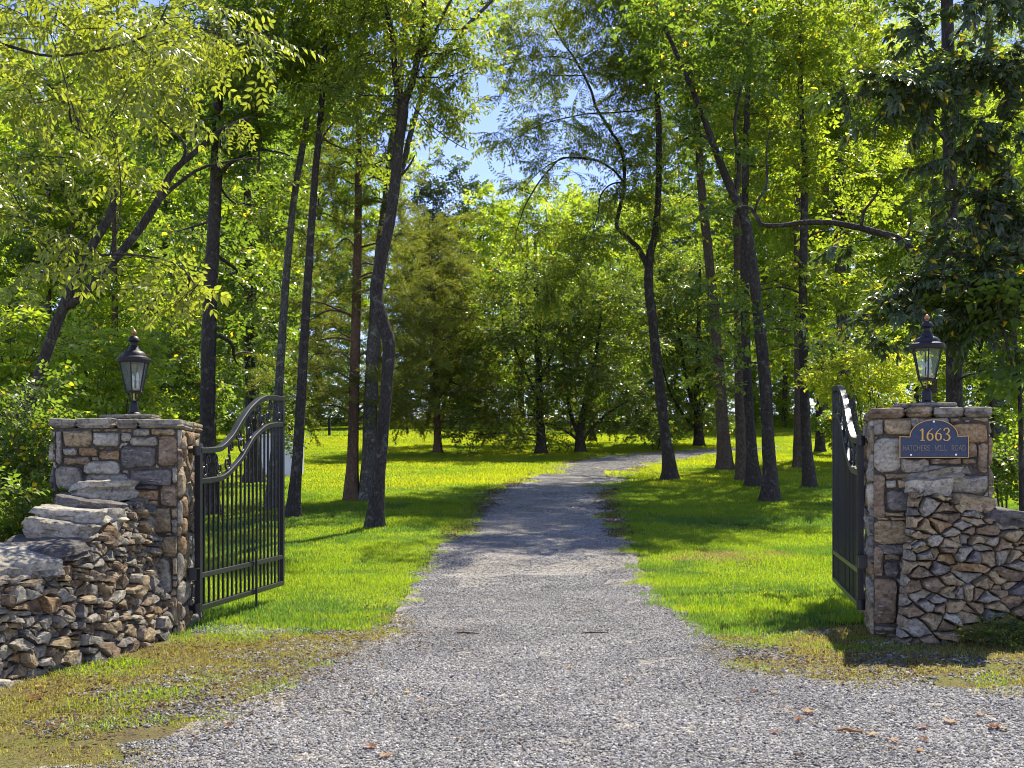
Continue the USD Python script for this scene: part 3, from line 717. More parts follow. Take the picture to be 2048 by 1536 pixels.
def tree(name, label, category, path, clumps=(), limbs=(), kind='broad', leaf_mat='leaf_green', bark='bark_dark', Y=None, group=None, spread=1.6, dens=1.15,
         sides=14, twigs=True, flare=0.6, sc=1.0, droop=0.15, gap=0.36, ground=True):
    """path: trunk rows (px, py, width) from the ground up; clumps: (px, py, rx, ry, [dY, dens, kind]); limbs: lists of (px, py, width[, dY])."""
    global total_sprays
    tree_seed[0] += 1
    seed = tree_seed[0]
    rng = np.random.default_rng(seed)
    if Y is None:
        Y = ground_at(path[0][0], path[0][1])[1]
    pl = to_plane(path, Y)
    if ground:
        base = pl[0].copy()
        base[2] = terrain(base[0], base[1]) - 0.12
        pl[0, 2] = min(pl[0, 2], pl[1, 2] - 0.05)
        if base[2] < pl[0, 2] - 0.05:
            pl = np.vstack([base, pl])
        else:
            pl[0, 2] = base[2]
    o = pl[0, :3].copy()
    t = thing(name, label, category, group, loc=o)
    tr = resample(pl, 0.13 if Y < 45 else 0.3)
    loc = lambda a: np.c_[a[:, :3] - o, a[:, 3:]]
    trunk = tube(loc(tr), sides, bark=0.10, seed=seed % 17, flare=flare)
    wood = [tr]
    part(t, 'trunk', trunk, bark, smooth=True)
    for lb in limbs:
        lp = np.array([(*W(a[0], a[1], Y + (a[3] if len(a) > 3 else 0.0)), a[2] * 0.5 * WOOD * Y / F) for a in lb])
        lr = resample(lp, 0.12)
        lr[1:-1, :3] += (meshkit.noise(lr[1:-1, :3] * 2.5, seed)[:, None] - 0.5) * 0.06
        wood.append(lr)
        part(t, 'limb', tube(loc(lr), 9, bark=0.08, seed=seed % 13), bark, smooth=True)
    if not clumps:
        return t
    allw = np.vstack(wood)
    P, D, S, K = [], [], [], []
    kinds = []
    fine = []
    for cl in clumps:
        a, b, rx, ry = cl[:4]
        dY = cl[4] if len(cl) > 4 else 0.0
        dn = cl[5] if len(cl) > 5 else 1.0
        kd = cl[6] if len(cl) > 6 and cl[6] else kind
        yy = Y + dY
        c = W(a, b, yy)
        rad = np.array([rx * yy / F, max(rx, ry) * yy / F * min(spread, 2.0) * 0.8, ry * yy / F])
        p, u = crown_points(rng, (c, rad, dens * dn, kd, sc), gap)
        if not len(p):
            continue
        if kd not in kinds:
            kinds.append(kd)
        # limb to the clump
        dist = np.linalg.norm((allw[:, :3] - c) * [1, 1, 1.0], axis=1) + 1.5 * np.clip(allw[:, 2] - c[2], 0, None)
        s = allw[np.argmin(dist)]
        hub = c + (s[:3] - c) * 0.25
        r0 = min(s[3] * 0.6, 0.012 + 0.011 * np.linalg.norm(hub - s[:3]))
        mid = (s[:3] + hub) / 2 + rng.normal(0, 0.07, 3) * np.linalg.norm(hub - s[:3]) + [0, 0, 0.05 * np.linalg.norm(hub - s[:3])]
        if np.linalg.norm(hub - s[:3]) > 0.2:
            fine.append((resample(np.array([(*s[:3], r0), (*mid, r0 * 0.8), (*hub, r0 * 0.6)]), 0.22), 6))
        m = max(3, min(26, len(p) // 9))
        nodes = p[rng.choice(len(p), min(m, len(p)), replace=False)]
        nodes = c + (nodes - c) * 0.8
        for nd in nodes:
            md = (hub + nd) / 2 + rng.normal(0, 0.09, 3) * np.linalg.norm(nd - hub)
            if np.linalg.norm(nd - hub) > 0.1:
                fine.append((resample(np.array([(*hub, r0 * 0.45), (*md, r0 * 0.3 + 0.002), (*nd, 0.004)]), 0.25), 4))
        near = cKDTree(nodes).query(p)[1]
        d = (p - nodes[near])
        d /= np.linalg.norm(d, axis=1, keepdims=True) + 1e-6
        d = d * 0.8 + u * 0.6 + rng.normal(0, 0.25, p.shape)
        d[:, 2] = d[:, 2] * 0.6 - droop
        d /= np.linalg.norm(d, axis=1, keepdims=True)
        P.append(p - d * 0.3 * sc), D.append(d), S.append(sc * rng.uniform(0.75, 1.2, len(p)))
        K.append(kinds.index(kd) * 4 + rng.integers(0, 4, len(p)))
    P, D, S, K = map(np.concatenate, (P, D, S, K))
    s_ = np.cross(np.broadcast_to([0, 0, 1.0], D.shape), D)
    s_ /= np.linalg.norm(s_, axis=1, keepdims=True) + 1e-9
    u_ = np.cross(D, s_)
    roll = rng.normal(0, 0.5, len(D))
    c_, n_ = np.cos(roll)[:, None], np.sin(roll)[:, None]
    R = np.stack([D, c_ * s_ + n_ * u_, -n_ * s_ + c_ * u_], 2)
    protos = [[('leaf', SPRAYS[kd][v][0], leaf_mat, False), ('twig', SPRAYS[kd][v][1], bark, False)] for kd in kinds for v in range(4)]
    scatter(t + '/crown', protos, P - o, R, S, K)
    total_sprays += len(P)
    if fine and twigs:
        part(t, 'branchwork', cat([tube(loc(a), sd, caps=False) for a, sd in fine]), bark, smooth=True, kind='stuff')
    return t


# ------------------------------------------------------------------ trees, from the photograph: each with its own trunk, limbs and crown
# left of the drive
tree('ash_tree', 'leaning forked ash tree with drooping leaflets behind the left stone wall', 'tree',
     [(18, 960, 38), (45, 850, 34), (75, 760, 32), (105, 670, 30), (128, 612, 29), (150, 560, 24), (185, 490, 24), (228, 405, 21), (222, 340, 17), (190, 290, 14), (140, 220, 11), (60, 130, 7)],
     limbs=[[(126, 618, 24), (168, 588, 25), (215, 540, 24), (262, 480, 23), (310, 410, 22), (345, 345, 19), (390, 305, 15), (430, 268, 12), (500, 235, 8)],
            [(345, 345, 12), (372, 300, 8), (330, 250, 6), (300, 215, 5)], [(312, 408, 13), (350, 372, 11), (420, 330, 8), (520, 318, 5)],
            [(160, 545, 9, -1), (120, 505, 7, -2.5), (190, 512, 6, -3.2), (245, 508, 5, -3.5), (320, 520, 4, -3.7), (390, 570, 3, -4)],
            [(222, 340, 9), (200, 310, 8, -1), (150, 250, 6, -2.5), (130, 190, 5, -3)], [(0, 88, 7, -3.6), (60, 103, 6, -3.6), (110, 110, 5, -3.6), (200, 100, 5, -3.6), (290, 72, 4, -3.6), (335, 10, 3, -3.6)]],
     clumps=[(90, 70, 150, 80, -3.5, .75), (270, 110, 150, 80, -3.6, .75), (430, 90, 110, 70, -3.0, .6), (70, 210, 120, 80, -3.2, .7), (240, 230, 120, 60, -3.4, .65), (370, 190, 90, 55, -3.2, .5),
             (330, 60, 180, 80, -1.5, .8), (120, 330, 90, 60, -3, .6), (60, 480, 90, 70, -3.4, .6), (130, 470, 70, 45, -3.6, .7), (290, 535, 100, 42, -3.8, .8), (380, 590, 30, 30, -4, .8),
             (260, 370, 60, 40, -2.5, .5), (20, 390, 60, 80, -2, .6), (480, 240, 60, 40, -1, .6), (180, 120, 200, 120, 0, .7), (80, 0, 180, 70, -2.5, .8), (500, 110, 60, 60, -2.6, .5)],
     kind='ash', leaf_mat='leaf_ash', bark='bark_dark', Y=13.0, spread=0.9, dens=1.0, droop=0.35, gap=0.30, sc=0.83)
tree('oak_tree', 'dark straight trunk standing behind the hinge side of the left gate', 'tree',
     [(420, 1030, 52), (415, 900, 44), (416, 760, 42), (420, 600, 40), (428, 450, 36), (432, 360, 33), (436, 200, 28), (440, 0, 22), (440, -260, 12)],
     limbs=[[(432, 360, 14), (470, 320, 10), (520, 300, 7), (580, 312, 4)], [(436, 300, 13), (400, 250, 10), (340, 230, 6)], [(440, 120, 14), (500, 60, 9), (560, 20, 5)]],
     clumps=[(430, 230, 120, 70, -1), (520, 250, 110, 60, 0), (330, 250, 110, 70, 0), (440, 90, 160, 80, -1), (560, 140, 100, 70), (360, 20, 140, 80), (520, 0, 130, 70, -1), (440, -130, 240, 90),
             (480, 340, 80, 40, 1, .7), (500, 420, 60, 40, 3, .6), (370, 470, 70, 60, 4, .7), (360, 620, 70, 80, 5, .8), (470, 560, 60, 70, 4, .8), (480, 720, 70, 60, 6, .8)], leaf_mat='leaf_green', sc=1.25)
tree('slender_tree', 'slim trunk rising right behind the free end of the left gate', 'tree',
     [(543, 1018, 32), (552, 880, 26), (560, 740, 24), (572, 560, 21), (588, 400, 19), (612, 250, 17), (630, 100, 14), (640, -120, 9)],
     clumps=[(620, 170, 80, 60, 0, .9), (600, 60, 100, 60), (640, -40, 150, 70), (560, 380, 60, 40, 0, .6), (530, 470, 50, 40, 1, .5)], bark='bark_grey', leaf_mat='leaf_bright', sc=1.25)
tree('slender_tree', 'slim dark trunk standing in the open just right of the left gate', 'tree',
     [(586, 1035, 40), (594, 930, 30), (602, 800, 28), (612, 620, 24), (623, 450, 21), (632, 330, 19), (638, 270, 18), (650, 100, 14), (655, -120, 9)],
     limbs=[[(636, 300, 9), (655, 262, 6), (672, 240, 4)]],
     clumps=[(670, 90, 90, 60), (700, 170, 90, 60, 0), (640, 10, 110, 60), (720, 20, 90, 60), (660, -80, 160, 60), (650, 240, 70, 40, 0, .7), (690, 300, 60, 30, 1, .6)], bark='bark_dark', leaf_mat='leaf_bright', sc=1.25)
# the conifer
def cedar_pads(cx, y0, y1, w0, w1, n, seed, dmax=1.0):
    r = np.random.default_rng(seed)
    out = []
    for k in range(n):
        t = (k + 0.5) / n
        w = w0 + (w1 - w0) * t
        sd = -1 if k % 2 else 1
        out.append((cx + sd * w * r.uniform(0.35, 0.95), y0 + (y1 - y0) * t + r.uniform(-15, 15), w * r.uniform(0.34, 0.5), w * r.uniform(0.13, 0.2), r.uniform(-1.2, 1.2) * dmax, r.uniform(0.7, 1.1)))
    return out


def cedar_limbs(cx, y0, y1, w0, w1, n, seed):
    r = np.random.default_rng(seed)
    out = []
    for k in range(n):
        t = (k + r.uniform(-0.3, 1.3)) / n
        w = (w0 + (w1 - w0) * t) * r.uniform(0.4, 1.1) * r.choice([-1, 1])
        y = y0 + (y1 - y0) * t
        dz = r.uniform(-1, 1)
        out.append([(cx, y + 14, 7), (cx + w * 0.4, y + r.uniform(-16, 8), 5, dz * 0.5), (cx + w * 0.75, y + r.uniform(-22, 22), 3.5, dz), (cx + w, y + r.uniform(-28, 28), 2, dz * 1.3)])
    return out


tree('cedar_tree', 'dark cedar with bare lower branches between the slim trunks left of the drive', 'tree',
     [(703, 1002, 42), (706, 900, 32), (709, 760, 29), (713, 600, 26), (716, 450, 22), (717, 330, 18), (717, 180, 12), (716, 40, 6)],
     limbs=cedar_limbs(712, 340, 860, 90, 150, 22, 3), clumps=cedar_pads(714, 250, 840, 85, 150, 44, 4), kind='cedar', leaf_mat='leaf_cedar', bark='bark_cedar', dens=1.1, droop=0.05, gap=0.22)
tree('cedar_tree', 'broad olive cedar with feathery foliage left of the driveway bend', 'tree',
     [(876, 920, 26), (875, 860, 20), (872, 760, 18), (868, 640, 15), (862, 540, 12), (856, 440, 7)],
     limbs=cedar_limbs(870, 560, 830, 70, 120, 10, 8), clumps=cedar_pads(872, 440, 840, 45, 125, 34, 9, 2.0) + [(860, 470, 45, 40), (880, 560, 70, 60), (880, 680, 90, 70), (890, 780, 100, 55), (800, 820, 70, 35), (960, 780, 45, 22)],
     kind='cedar', leaf_mat='leaf_cedar', bark='bark_cedar', dens=1.5, droop=0.05, sc=1.6, gap=0.2, Y=50.0)
tree('grey_tree', 'lichen grey trunk half hidden behind the twisted dark trunk', 'tree',
     [(735, 1002, 46), (738, 900, 40), (743, 760, 38), (752, 620, 36), (762, 500, 33), (775, 400, 30), (785, 290, 26), (800, 150, 22), (815, 0, 17), (830, -170, 10)],
     limbs=[[(775, 390, 18), (806, 330, 17), (822, 265, 16), (834, 215, 14), (870, 130, 13), (912, 75, 12), (985, 0, 9), (1040, -60, 6)]],
     clumps=[(830, 40, 60, 50, 1, .8), (900, 20, 60, 40, 1, .7), (960, 10, 50, 30, 1, .5), (820, -90, 170, 60, 1), (770, 250, 50, 40, 1, .6)], bark='bark_grey', leaf_mat='leaf_bright', sc=1.25)
tree('twisted_tree', 'dark twisted trunk that forks high up, nearest the left edge of the drive', 'tree',
     [(750, 1057, 46), (757, 960, 37), (766, 860, 34), (774, 760, 33), (778, 690, 37), (764, 640, 38), (752, 590, 36), (763, 520, 33), (780, 440, 31), (790, 370, 30), (796, 300, 30), (806, 215, 30), (792, 160, 18), (786, 80, 16), (770, 0, 13), (764, -110, 8)],
     limbs=[[(806, 225, 24), (822, 170, 20), (838, 110, 18), (846, 40, 16), (850, -90, 9)], [(838, 115, 11), (868, 66, 10), (890, 20, 8), (925, -45, 5)],
            [(828, 215, 4), (868, 255, 3), (905, 285, 2.5), (938, 300, 1.5)], [(803, 350, 8), (820, 330, 6), (830, 310, 3)]],
     clumps=[(915, 110, 40, 40, 0, .6), (905, 250, 30, 18, 0, .4), (870, 110, 60, 60, 0, .8), (880, 185, 50, 30, 0, .7), (740, 120, 60, 60, 0, .9), (725, 30, 70, 60, 0), (900, 60, 50, 40, 0, .7), (820, 30, 60, 50, 0, .7), (850, 150, 40, 50, 0, .6), (930, 150, 40, 25, 0, .35),
             (800, -80, 190, 60), (770, 230, 40, 25, 0, .5), (700, 190, 60, 50, 0, .8), (900, 215, 30, 15, 0, .4), (735, 330, 50, 25, 0.5, .5)], leaf_mat='leaf_walnut', kind='walnut', bark='bark_dark', dens=1.7, sc=1.35)
# centre
tree('walnut_tree', 'arching walnut tree with long bare limbs leaning over the drive from the right', 'tree',
     [(1340, 960, 40), (1329, 860, 30), (1318, 760, 29), (1305, 640, 27), (1297, 560, 26), (1300, 510, 22), (1310, 470, 20), (1317, 380, 18), (1318, 280, 17), (1312, 150, 15), (1308, 0, 12), (1305, -170, 7)],
     limbs=[[(1298, 545, 18), (1284, 508, 16), (1258, 478, 14), (1233, 452, 12), (1242, 405, 11), (1249, 359, 10), (1246, 307, 9), (1222, 260, 8), (1198, 225, 8), (1178, 171, 7), (1154, 126, 6), (1130, 92, 5), (1100, 40, 3)],
            [(1249, 365, 7), (1220, 336, 6.5, -.5), (1180, 318, 6, -1), (1130, 315, 5, -1.2), (1098, 340, 4.5, -1.4), (1062, 390, 3.5, -1.5), (1040, 440, 2.5, -1.6), (1030, 485, 1.5, -1.6)],
            [(1135, 315, 4, -1.2), (1090, 335, 3, -1.6), (1052, 372, 2, -1.8)], [(1198, 226, 5), (1250, 224, 4), (1310, 214, 3)], [(1198, 226, 5), (1150, 232, 4, -.5), (1080, 250, 3, -.8), (1020, 285, 1.5, -1)],
            [(1246, 366, 5), (1205, 385, 4, -.8), (1195, 430, 3, -1), (1180, 480, 2, -1.2), (1140, 540, 1.5, -1.4)]],
     clumps=[(1012, 40, 45, 45, 0, .55), (1035, 120, 40, 40, 0, .5), (1010, 190, 35, 25, -.5, .4), (1000, 270, 30, 18, -1, .4), (1110, 245, 95, 40, -.8, .42), (1030, 285, 50, 24, -1, .40), (1150, 150, 80, 45, 0, .42), (1075, 80, 60, 40, 0, .42), (1200, 90, 70, 40, 0, .45), (1130, 305, 80, 28, -1.2, .35), (1175, 470, 60, 35, -1, .7),
             (1240, 170, 60, 45, 0, .45), (1060, 150, 45, 30, 0, .30), (1100, 350, 70, 20, -1.4, .35), (1150, 540, 50, 35, -1.2, .7), (1090, 590, 30, 40, -1.4, .9), (1060, 470, 40, 35, -1.5, .5), (1220, 270, 50, 40, 0, .40), (1270, 330, 60, 60, 0, .40),
             (1300, 120, 80, 70, 0, .8), (1310, 250, 60, 60, 1, .5), (1240, 20, 110, 50, 0, .7), (1310, -80, 150, 60), (1130, 10, 90, 35, 0, .6), (1240, 400, 50, 30, 0, .5), (1040, 380, 30, 20, -1.5, .3), (1320, 440, 50, 35, 0, .6)],
     kind='walnut', leaf_mat='leaf_walnut', bark='bark_dark', spread=1.2, dens=2.6, gap=0.28, sc=1.45)


def pear(label, path, limbs, clumps):
    tree('pear_tree', label, 'tree', path, limbs=limbs, clumps=clumps, kind='pear', leaf_mat='leaf_pear', bark='bark_dark', dens=1.08, sc=1.8, group=None, gap=0.31)


pear('tall round pear tree with a single dark trunk left of the bend top', [(1083, 908, 30), (1081, 850, 24), (1078, 760, 21), (1075, 650, 18), (1072, 560, 13), (1070, 470, 7)],
     [[(1080, 800, 10), (1040, 720, 7), (1005, 640, 4)], [(1078, 760, 9), (1110, 690, 6), (1130, 600, 4)]],
     [(1070, 560, 80, 45), (990, 590, 70, 60), (1120, 600, 70, 60), (1050, 660, 110, 60, -1), (980, 710, 80, 60), (1110, 730, 70, 60, -1), (1030, 780, 110, 50, -1),
      (960, 830, 80, 40, -1), (1040, 850, 80, 35, 1), (1000, 880, 70, 22, 0, .8), (930, 868, 45, 25, 0, .7)])
pear('forked pear tree with dark spreading boughs beside the bend top', [(1160, 906, 30), (1160, 870, 25), (1166, 830, 18), (1180, 770, 14), (1195, 690, 10), (1205, 560, 6)],
     [[(1159, 872, 14), (1140, 820, 11), (1130, 750, 8), (1125, 660, 5)], [(1162, 885, 9), (1190, 850, 8), (1225, 820, 6), (1260, 800, 4)], [(1158, 885, 9), (1125, 858, 7), (1090, 845, 5)]],
     [(1185, 580, 70, 45), (1240, 590, 60, 60), (1170, 650, 90, 60, -1), (1250, 690, 70, 60), (1190, 740, 90, 60, -1), (1250, 780, 60, 50), (1140, 800, 60, 45), (1200, 830, 70, 35, 1), (1270, 850, 50, 35), (1110, 870, 50, 22, 1, .8)])
pear('multi stemmed pear tree with dark boughs beyond the bend, right of the drive', [(1398, 893, 30), (1397, 850, 25), (1395, 800, 20), (1396, 720, 16), (1398, 620, 11), (1400, 520, 6)],
     [[(1396, 830, 13), (1375, 770, 11), (1362, 690, 8), (1350, 600, 5)], [(1396, 860, 10), (1360, 820, 8), (1335, 770, 6), (1320, 700, 4)], [(1397, 840, 10), (1420, 780, 8), (1435, 700, 5)]],
     [(1390, 560, 60, 45, 1), (1340, 580, 70, 60, 0), (1440, 600, 60, 60, 1), (1370, 660, 80, 60), (1310, 690, 60, 60), (1430, 720, 60, 55), (1350, 760, 80, 50), (1300, 790, 50, 45), (1420, 810, 55, 40), (1340, 840, 50, 35, 1, .8), (1440, 850, 40, 25, 1, .7)])
# right of the drive
tree('brown_tree', 'pale brown furrowed trunk with flared roots right of the bend', 'tree',
     [(1450, 940, 46), (1445, 850, 34), (1437, 730, 31), (1428, 620, 28), (1416, 500, 26), (1405, 400, 24), (1398, 300, 21), (1385, 150, 17), (1370, 0, 13), (1362, -140, 8)],
     limbs=[[(1400, 310, 12), (1370, 250, 9), (1330, 205, 6)], [(1390, 200, 10), (1430, 130, 8), (1470, 90, 5)]],
     clumps=[(1350, 180, 80, 60), (1400, 80, 100, 70), (1340, 30, 100, 60), (1380, 280, 60, 50, 0, .8), (1430, 190, 70, 60), (1370, -90, 180, 70), (1360, 400, 60, 50, 2, .7), (1420, 470, 50, 40, 2, .6)], bark='bark_brown', leaf_mat='leaf_green', sc=1.25)
tree('straight_tree', 'straight mid brown trunk, second of the group right of the drive', 'tree',
     [(1484, 963, 36), (1480, 850, 27), (1477, 700, 25), (1476, 560, 23), (1474, 420, 21), (1476, 340, 19), (1478, 180, 15), (1480, 0, 11), (1480, -140, 7)],
     clumps=[(1480, 250, 80, 60, 0), (1500, 130, 90, 70), (1470, 20, 110, 70), (1450, 660, 70, 35, -2, .5), (1430, 760, 60, 30, -3, .6), (1480, -80, 150, 60), (1500, 380, 60, 45, 1, .7)], bark='bark_brown', leaf_mat='leaf_bright', sc=1.25)
tree('straight_tree', 'dark trunk bending at its foot just behind the mottled front trunk', 'tree',
     [(1507, 976, 42), (1502, 880, 29), (1495, 760, 26), (1490, 620, 24), (1489, 480, 22), (1492, 300, 18), (1497, 100, 14), (1500, -120, 8)],
     clumps=[(1540, 230, 90, 60), (1560, 120, 90, 70), (1530, 20, 110, 60), (1560, 330, 80, 50, 0, .8), (1440, 560, 60, 30, -2, .5), (1570, 560, 70, 35, 0, .6), (1510, -90, 150, 60)], leaf_mat='leaf_bright', sc=1.25)
tree('mottled_tree', 'dark mottled trunk leaning left, nearest the lawn edge right of the drive', 'tree',
     [(1541, 1003, 46), (1537, 900, 36), (1532, 790, 34), (1524, 700, 33), (1512, 590, 31), (1502, 510, 29), (1490, 440, 27), (1468, 390, 24), (1450, 350, 22), (1420, 270, 18), (1385, 180, 15), (1350, 100, 12), (1318, 30, 8)],
     limbs=[[(1470, 395, 14), (1478, 340, 12), (1470, 250, 9), (1490, 150, 6)], [(1425, 285, 10), (1400, 270, 8), (1360, 285, 5)]],
     clumps=[(1420, 300, 80, 50, 0, .8), (1390, 130, 90, 60, -.5, .9), (1350, 50, 100, 60), (1450, 180, 80, 60), (1480, 90, 90, 60), (1530, 620, 90, 35, 0, .6), (1600, 660, 90, 35, 0, .6), (1450, 620, 80, 30, -1, .5), (1440, 430, 60, 40, 0, .6), (1420, 720, 70, 35, -1, .7), (1300, -40, 120, 50)],
     bark='bark_dark', leaf_mat='leaf_green', sc=1.25)
tree('black_tree', 'slim almost black trunk standing alone between the front trunks and the right gate', 'tree',
     [(1618, 976, 36), (1612, 870, 28), (1608, 740, 26), (1606, 600, 24), (1608, 450, 22), (1610, 320, 19), (1603, 240, 17), (1600, 100, 13), (1605, -120, 8)],
     limbs=[[(1610, 700, 6), (1660, 680, 5), (1720, 672, 4), (1780, 655, 2)], [(1607, 590, 6), (1560, 575, 5), (1500, 590, 3)], [(1609, 480, 6), (1650, 462, 5), (1710, 470, 3)], [(1610, 740, 6), (1650, 725, 4), (1700, 690, 2)]],
     clumps=[(1680, 640, 90, 30, 0, .7), (1740, 590, 80, 35, 0, .7), (1560, 640, 70, 30, 0, .6), (1660, 540, 90, 40, 0, .7), (1560, 520, 60, 35, 0, .6), (1660, 440, 80, 40, 0, .7), (1600, 380, 80, 50, 0, .7), (1640, 290, 90, 60, 0, .9), (1600, 190, 90, 60), (1640, 80, 100, 60), (1600, -40, 150, 70), (1700, 360, 80, 50, 0, .8), (1640, 700, 50, 25, -1, .6)], leaf_mat='leaf_bright', sc=1.25)
tree('brown_tree', 'brown trunk directly behind the slim black trunk right of the drive', 'tree',
     [(1598, 936, 34), (1598, 800, 26), (1597, 640, 24), (1596, 480, 22), (1598, 300, 18), (1602, 100, 13), (1605, -60, 8)],
     clumps=[(1560, 430, 70, 50, 0, .8), (1640, 590, 70, 50, 0, .8), (1560, 280, 80, 60), (1580, 150, 100, 70), (1600, 30, 130, 70), (1540, 700, 60, 45, 2, .8)], bark='bark_brown', leaf_mat='leaf_bright', sc=1.25)
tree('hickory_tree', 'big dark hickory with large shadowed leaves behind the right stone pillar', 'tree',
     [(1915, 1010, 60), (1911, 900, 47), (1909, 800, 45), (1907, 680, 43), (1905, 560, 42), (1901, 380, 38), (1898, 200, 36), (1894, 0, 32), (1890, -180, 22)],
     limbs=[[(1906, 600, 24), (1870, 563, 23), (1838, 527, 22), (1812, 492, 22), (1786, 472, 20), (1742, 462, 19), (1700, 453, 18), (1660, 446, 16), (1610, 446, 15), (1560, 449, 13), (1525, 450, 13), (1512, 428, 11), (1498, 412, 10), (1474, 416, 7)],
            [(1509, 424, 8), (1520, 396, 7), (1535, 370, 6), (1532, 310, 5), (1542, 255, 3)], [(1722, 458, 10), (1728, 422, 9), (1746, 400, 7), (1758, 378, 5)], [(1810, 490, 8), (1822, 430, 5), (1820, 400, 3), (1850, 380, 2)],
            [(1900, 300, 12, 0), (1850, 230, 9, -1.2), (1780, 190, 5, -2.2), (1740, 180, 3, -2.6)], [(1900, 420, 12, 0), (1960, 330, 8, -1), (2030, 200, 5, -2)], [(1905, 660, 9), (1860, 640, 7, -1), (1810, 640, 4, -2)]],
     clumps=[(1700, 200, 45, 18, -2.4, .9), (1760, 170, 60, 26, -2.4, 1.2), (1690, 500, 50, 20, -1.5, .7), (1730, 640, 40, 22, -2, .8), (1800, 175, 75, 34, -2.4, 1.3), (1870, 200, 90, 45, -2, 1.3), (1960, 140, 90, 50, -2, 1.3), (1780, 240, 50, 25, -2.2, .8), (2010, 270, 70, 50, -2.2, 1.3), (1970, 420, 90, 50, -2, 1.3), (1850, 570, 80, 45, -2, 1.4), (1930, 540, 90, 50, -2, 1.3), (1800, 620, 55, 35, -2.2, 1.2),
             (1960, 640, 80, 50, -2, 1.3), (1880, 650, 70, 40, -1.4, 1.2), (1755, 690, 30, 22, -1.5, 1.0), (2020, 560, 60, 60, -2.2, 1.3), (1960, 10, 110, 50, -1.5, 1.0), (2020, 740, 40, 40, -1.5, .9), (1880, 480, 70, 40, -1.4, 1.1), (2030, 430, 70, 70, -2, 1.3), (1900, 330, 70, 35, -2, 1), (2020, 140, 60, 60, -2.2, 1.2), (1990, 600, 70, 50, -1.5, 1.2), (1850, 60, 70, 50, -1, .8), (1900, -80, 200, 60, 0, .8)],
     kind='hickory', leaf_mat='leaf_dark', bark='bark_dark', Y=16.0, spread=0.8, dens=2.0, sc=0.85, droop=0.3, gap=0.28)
tree('grey_tree', 'grey trunk glimpsed through the leaves behind the right iron gate', 'tree',
     [(1716, 930, 50), (1703, 850, 38), (1692, 740, 34), (1683, 610, 31), (1680, 480, 28), (1678, 300, 22), (1680, 80, 14)],
     clumps=[(1720, 420, 90, 60), (1640, 420, 70, 50), (1700, 280, 110, 70), (1740, 160, 110, 80), (1650, 170, 90, 60), (1720, 40, 130, 70), (1760, 560, 90, 60, 0, .8)], bark='bark_grey', leaf_mat='leaf_bright', sc=1.25)
tree('yellow_tree', 'yellowing tree with a forked top between the black trunk and the hickory', 'tree',
     [(1640, 905, 26), (1644, 700, 22), (1650, 450, 20), (1654, 260, 18), (1662, 150, 16), (1680, 58, 12), (1686, -10, 9), (1690, -90, 6)],
     limbs=[[(1658, 200, 9), (1650, 120, 8), (1672, 60, 6), (1700, 0, 4)]],
     clumps=[(1630, 60, 70, 50), (1610, 120, 60, 45), (1660, 120, 60, 40), (1720, 80, 70, 60), (1640, 200, 70, 40, 0, .8), (1760, 310, 80, 50), (1650, 330, 60, 40, 0, .7)], leaf_mat='leaf_yellow', sc=1.3)
tree('brown_tree', 'thick flared trunk on the lawn right behind the right stone pillar', 'tree',
     [(1994, 868, 60), (1992, 800, 44), (1990, 700, 38), (1988, 560, 34), (1985, 350, 28), (1980, 100, 20), (1975, -100, 10)],
     clumps=[(1960, 740, 80, 40, 0, .7), (2040, 660, 80, 60), (1930, 620, 80, 50), (2030, 520, 90, 60), (1920, 420, 90, 60), (2030, 330, 90, 80), (1940, 220, 110, 70), (2040, 120, 100, 80), (1960, 40, 140, 70)], bark='bark_grey', leaf_mat='leaf_bright', sc=1.2)
tree('sapling', 'thin forked dark sapling at the right edge behind the right wall', 'tree',
     [(2044, 985, 16), (2042, 900, 14), (2041, 820, 13), (2036, 740, 11), (2030, 660, 8), (2034, 560, 5)],
     limbs=[[(2042, 800, 9), (2020, 725, 8), (2006, 660, 6), (1996, 600, 4)]],
     clumps=[(2030, 640, 40, 40, 0, .8), (2000, 590, 40, 35, 0, .8), (2050, 720, 35, 40, 0, .8)], Y=13.5, leaf_mat='leaf_green', flare=0.2, sc=1.25)
tree('sapling', 'slim trunk in the shade between the big hickory and the right edge', 'tree',
     [(1957, 880, 18), (1958, 800, 15), (1961, 700, 13), (1963, 600, 10), (1962, 480, 6)],
     clumps=[(1960, 690, 60, 40, 0, .7), (1985, 740, 50, 30, 0, .7), (1950, 560, 60, 50, 0, .8)], leaf_mat='leaf_green', sc=1.1)
tree('lawn_tree', 'short dark trunk on the left lawn seen through the left gate bars', 'tree',
     [(508, 966, 52), (507, 910, 38), (504, 860, 34), (500, 740, 30), (497, 580, 26), (495, 380, 20), (490, 200, 12)],
     clumps=[(470, 640, 90, 60), (540, 560, 80, 60), (440, 480, 90, 60), (530, 420, 80, 60), (520, 740, 80, 45), (470, 340, 110, 60), (560, 800, 45, 30, 0, .8), (580, 860, 35, 25, -1, .7)], leaf_mat='leaf_green', sc=1.2)

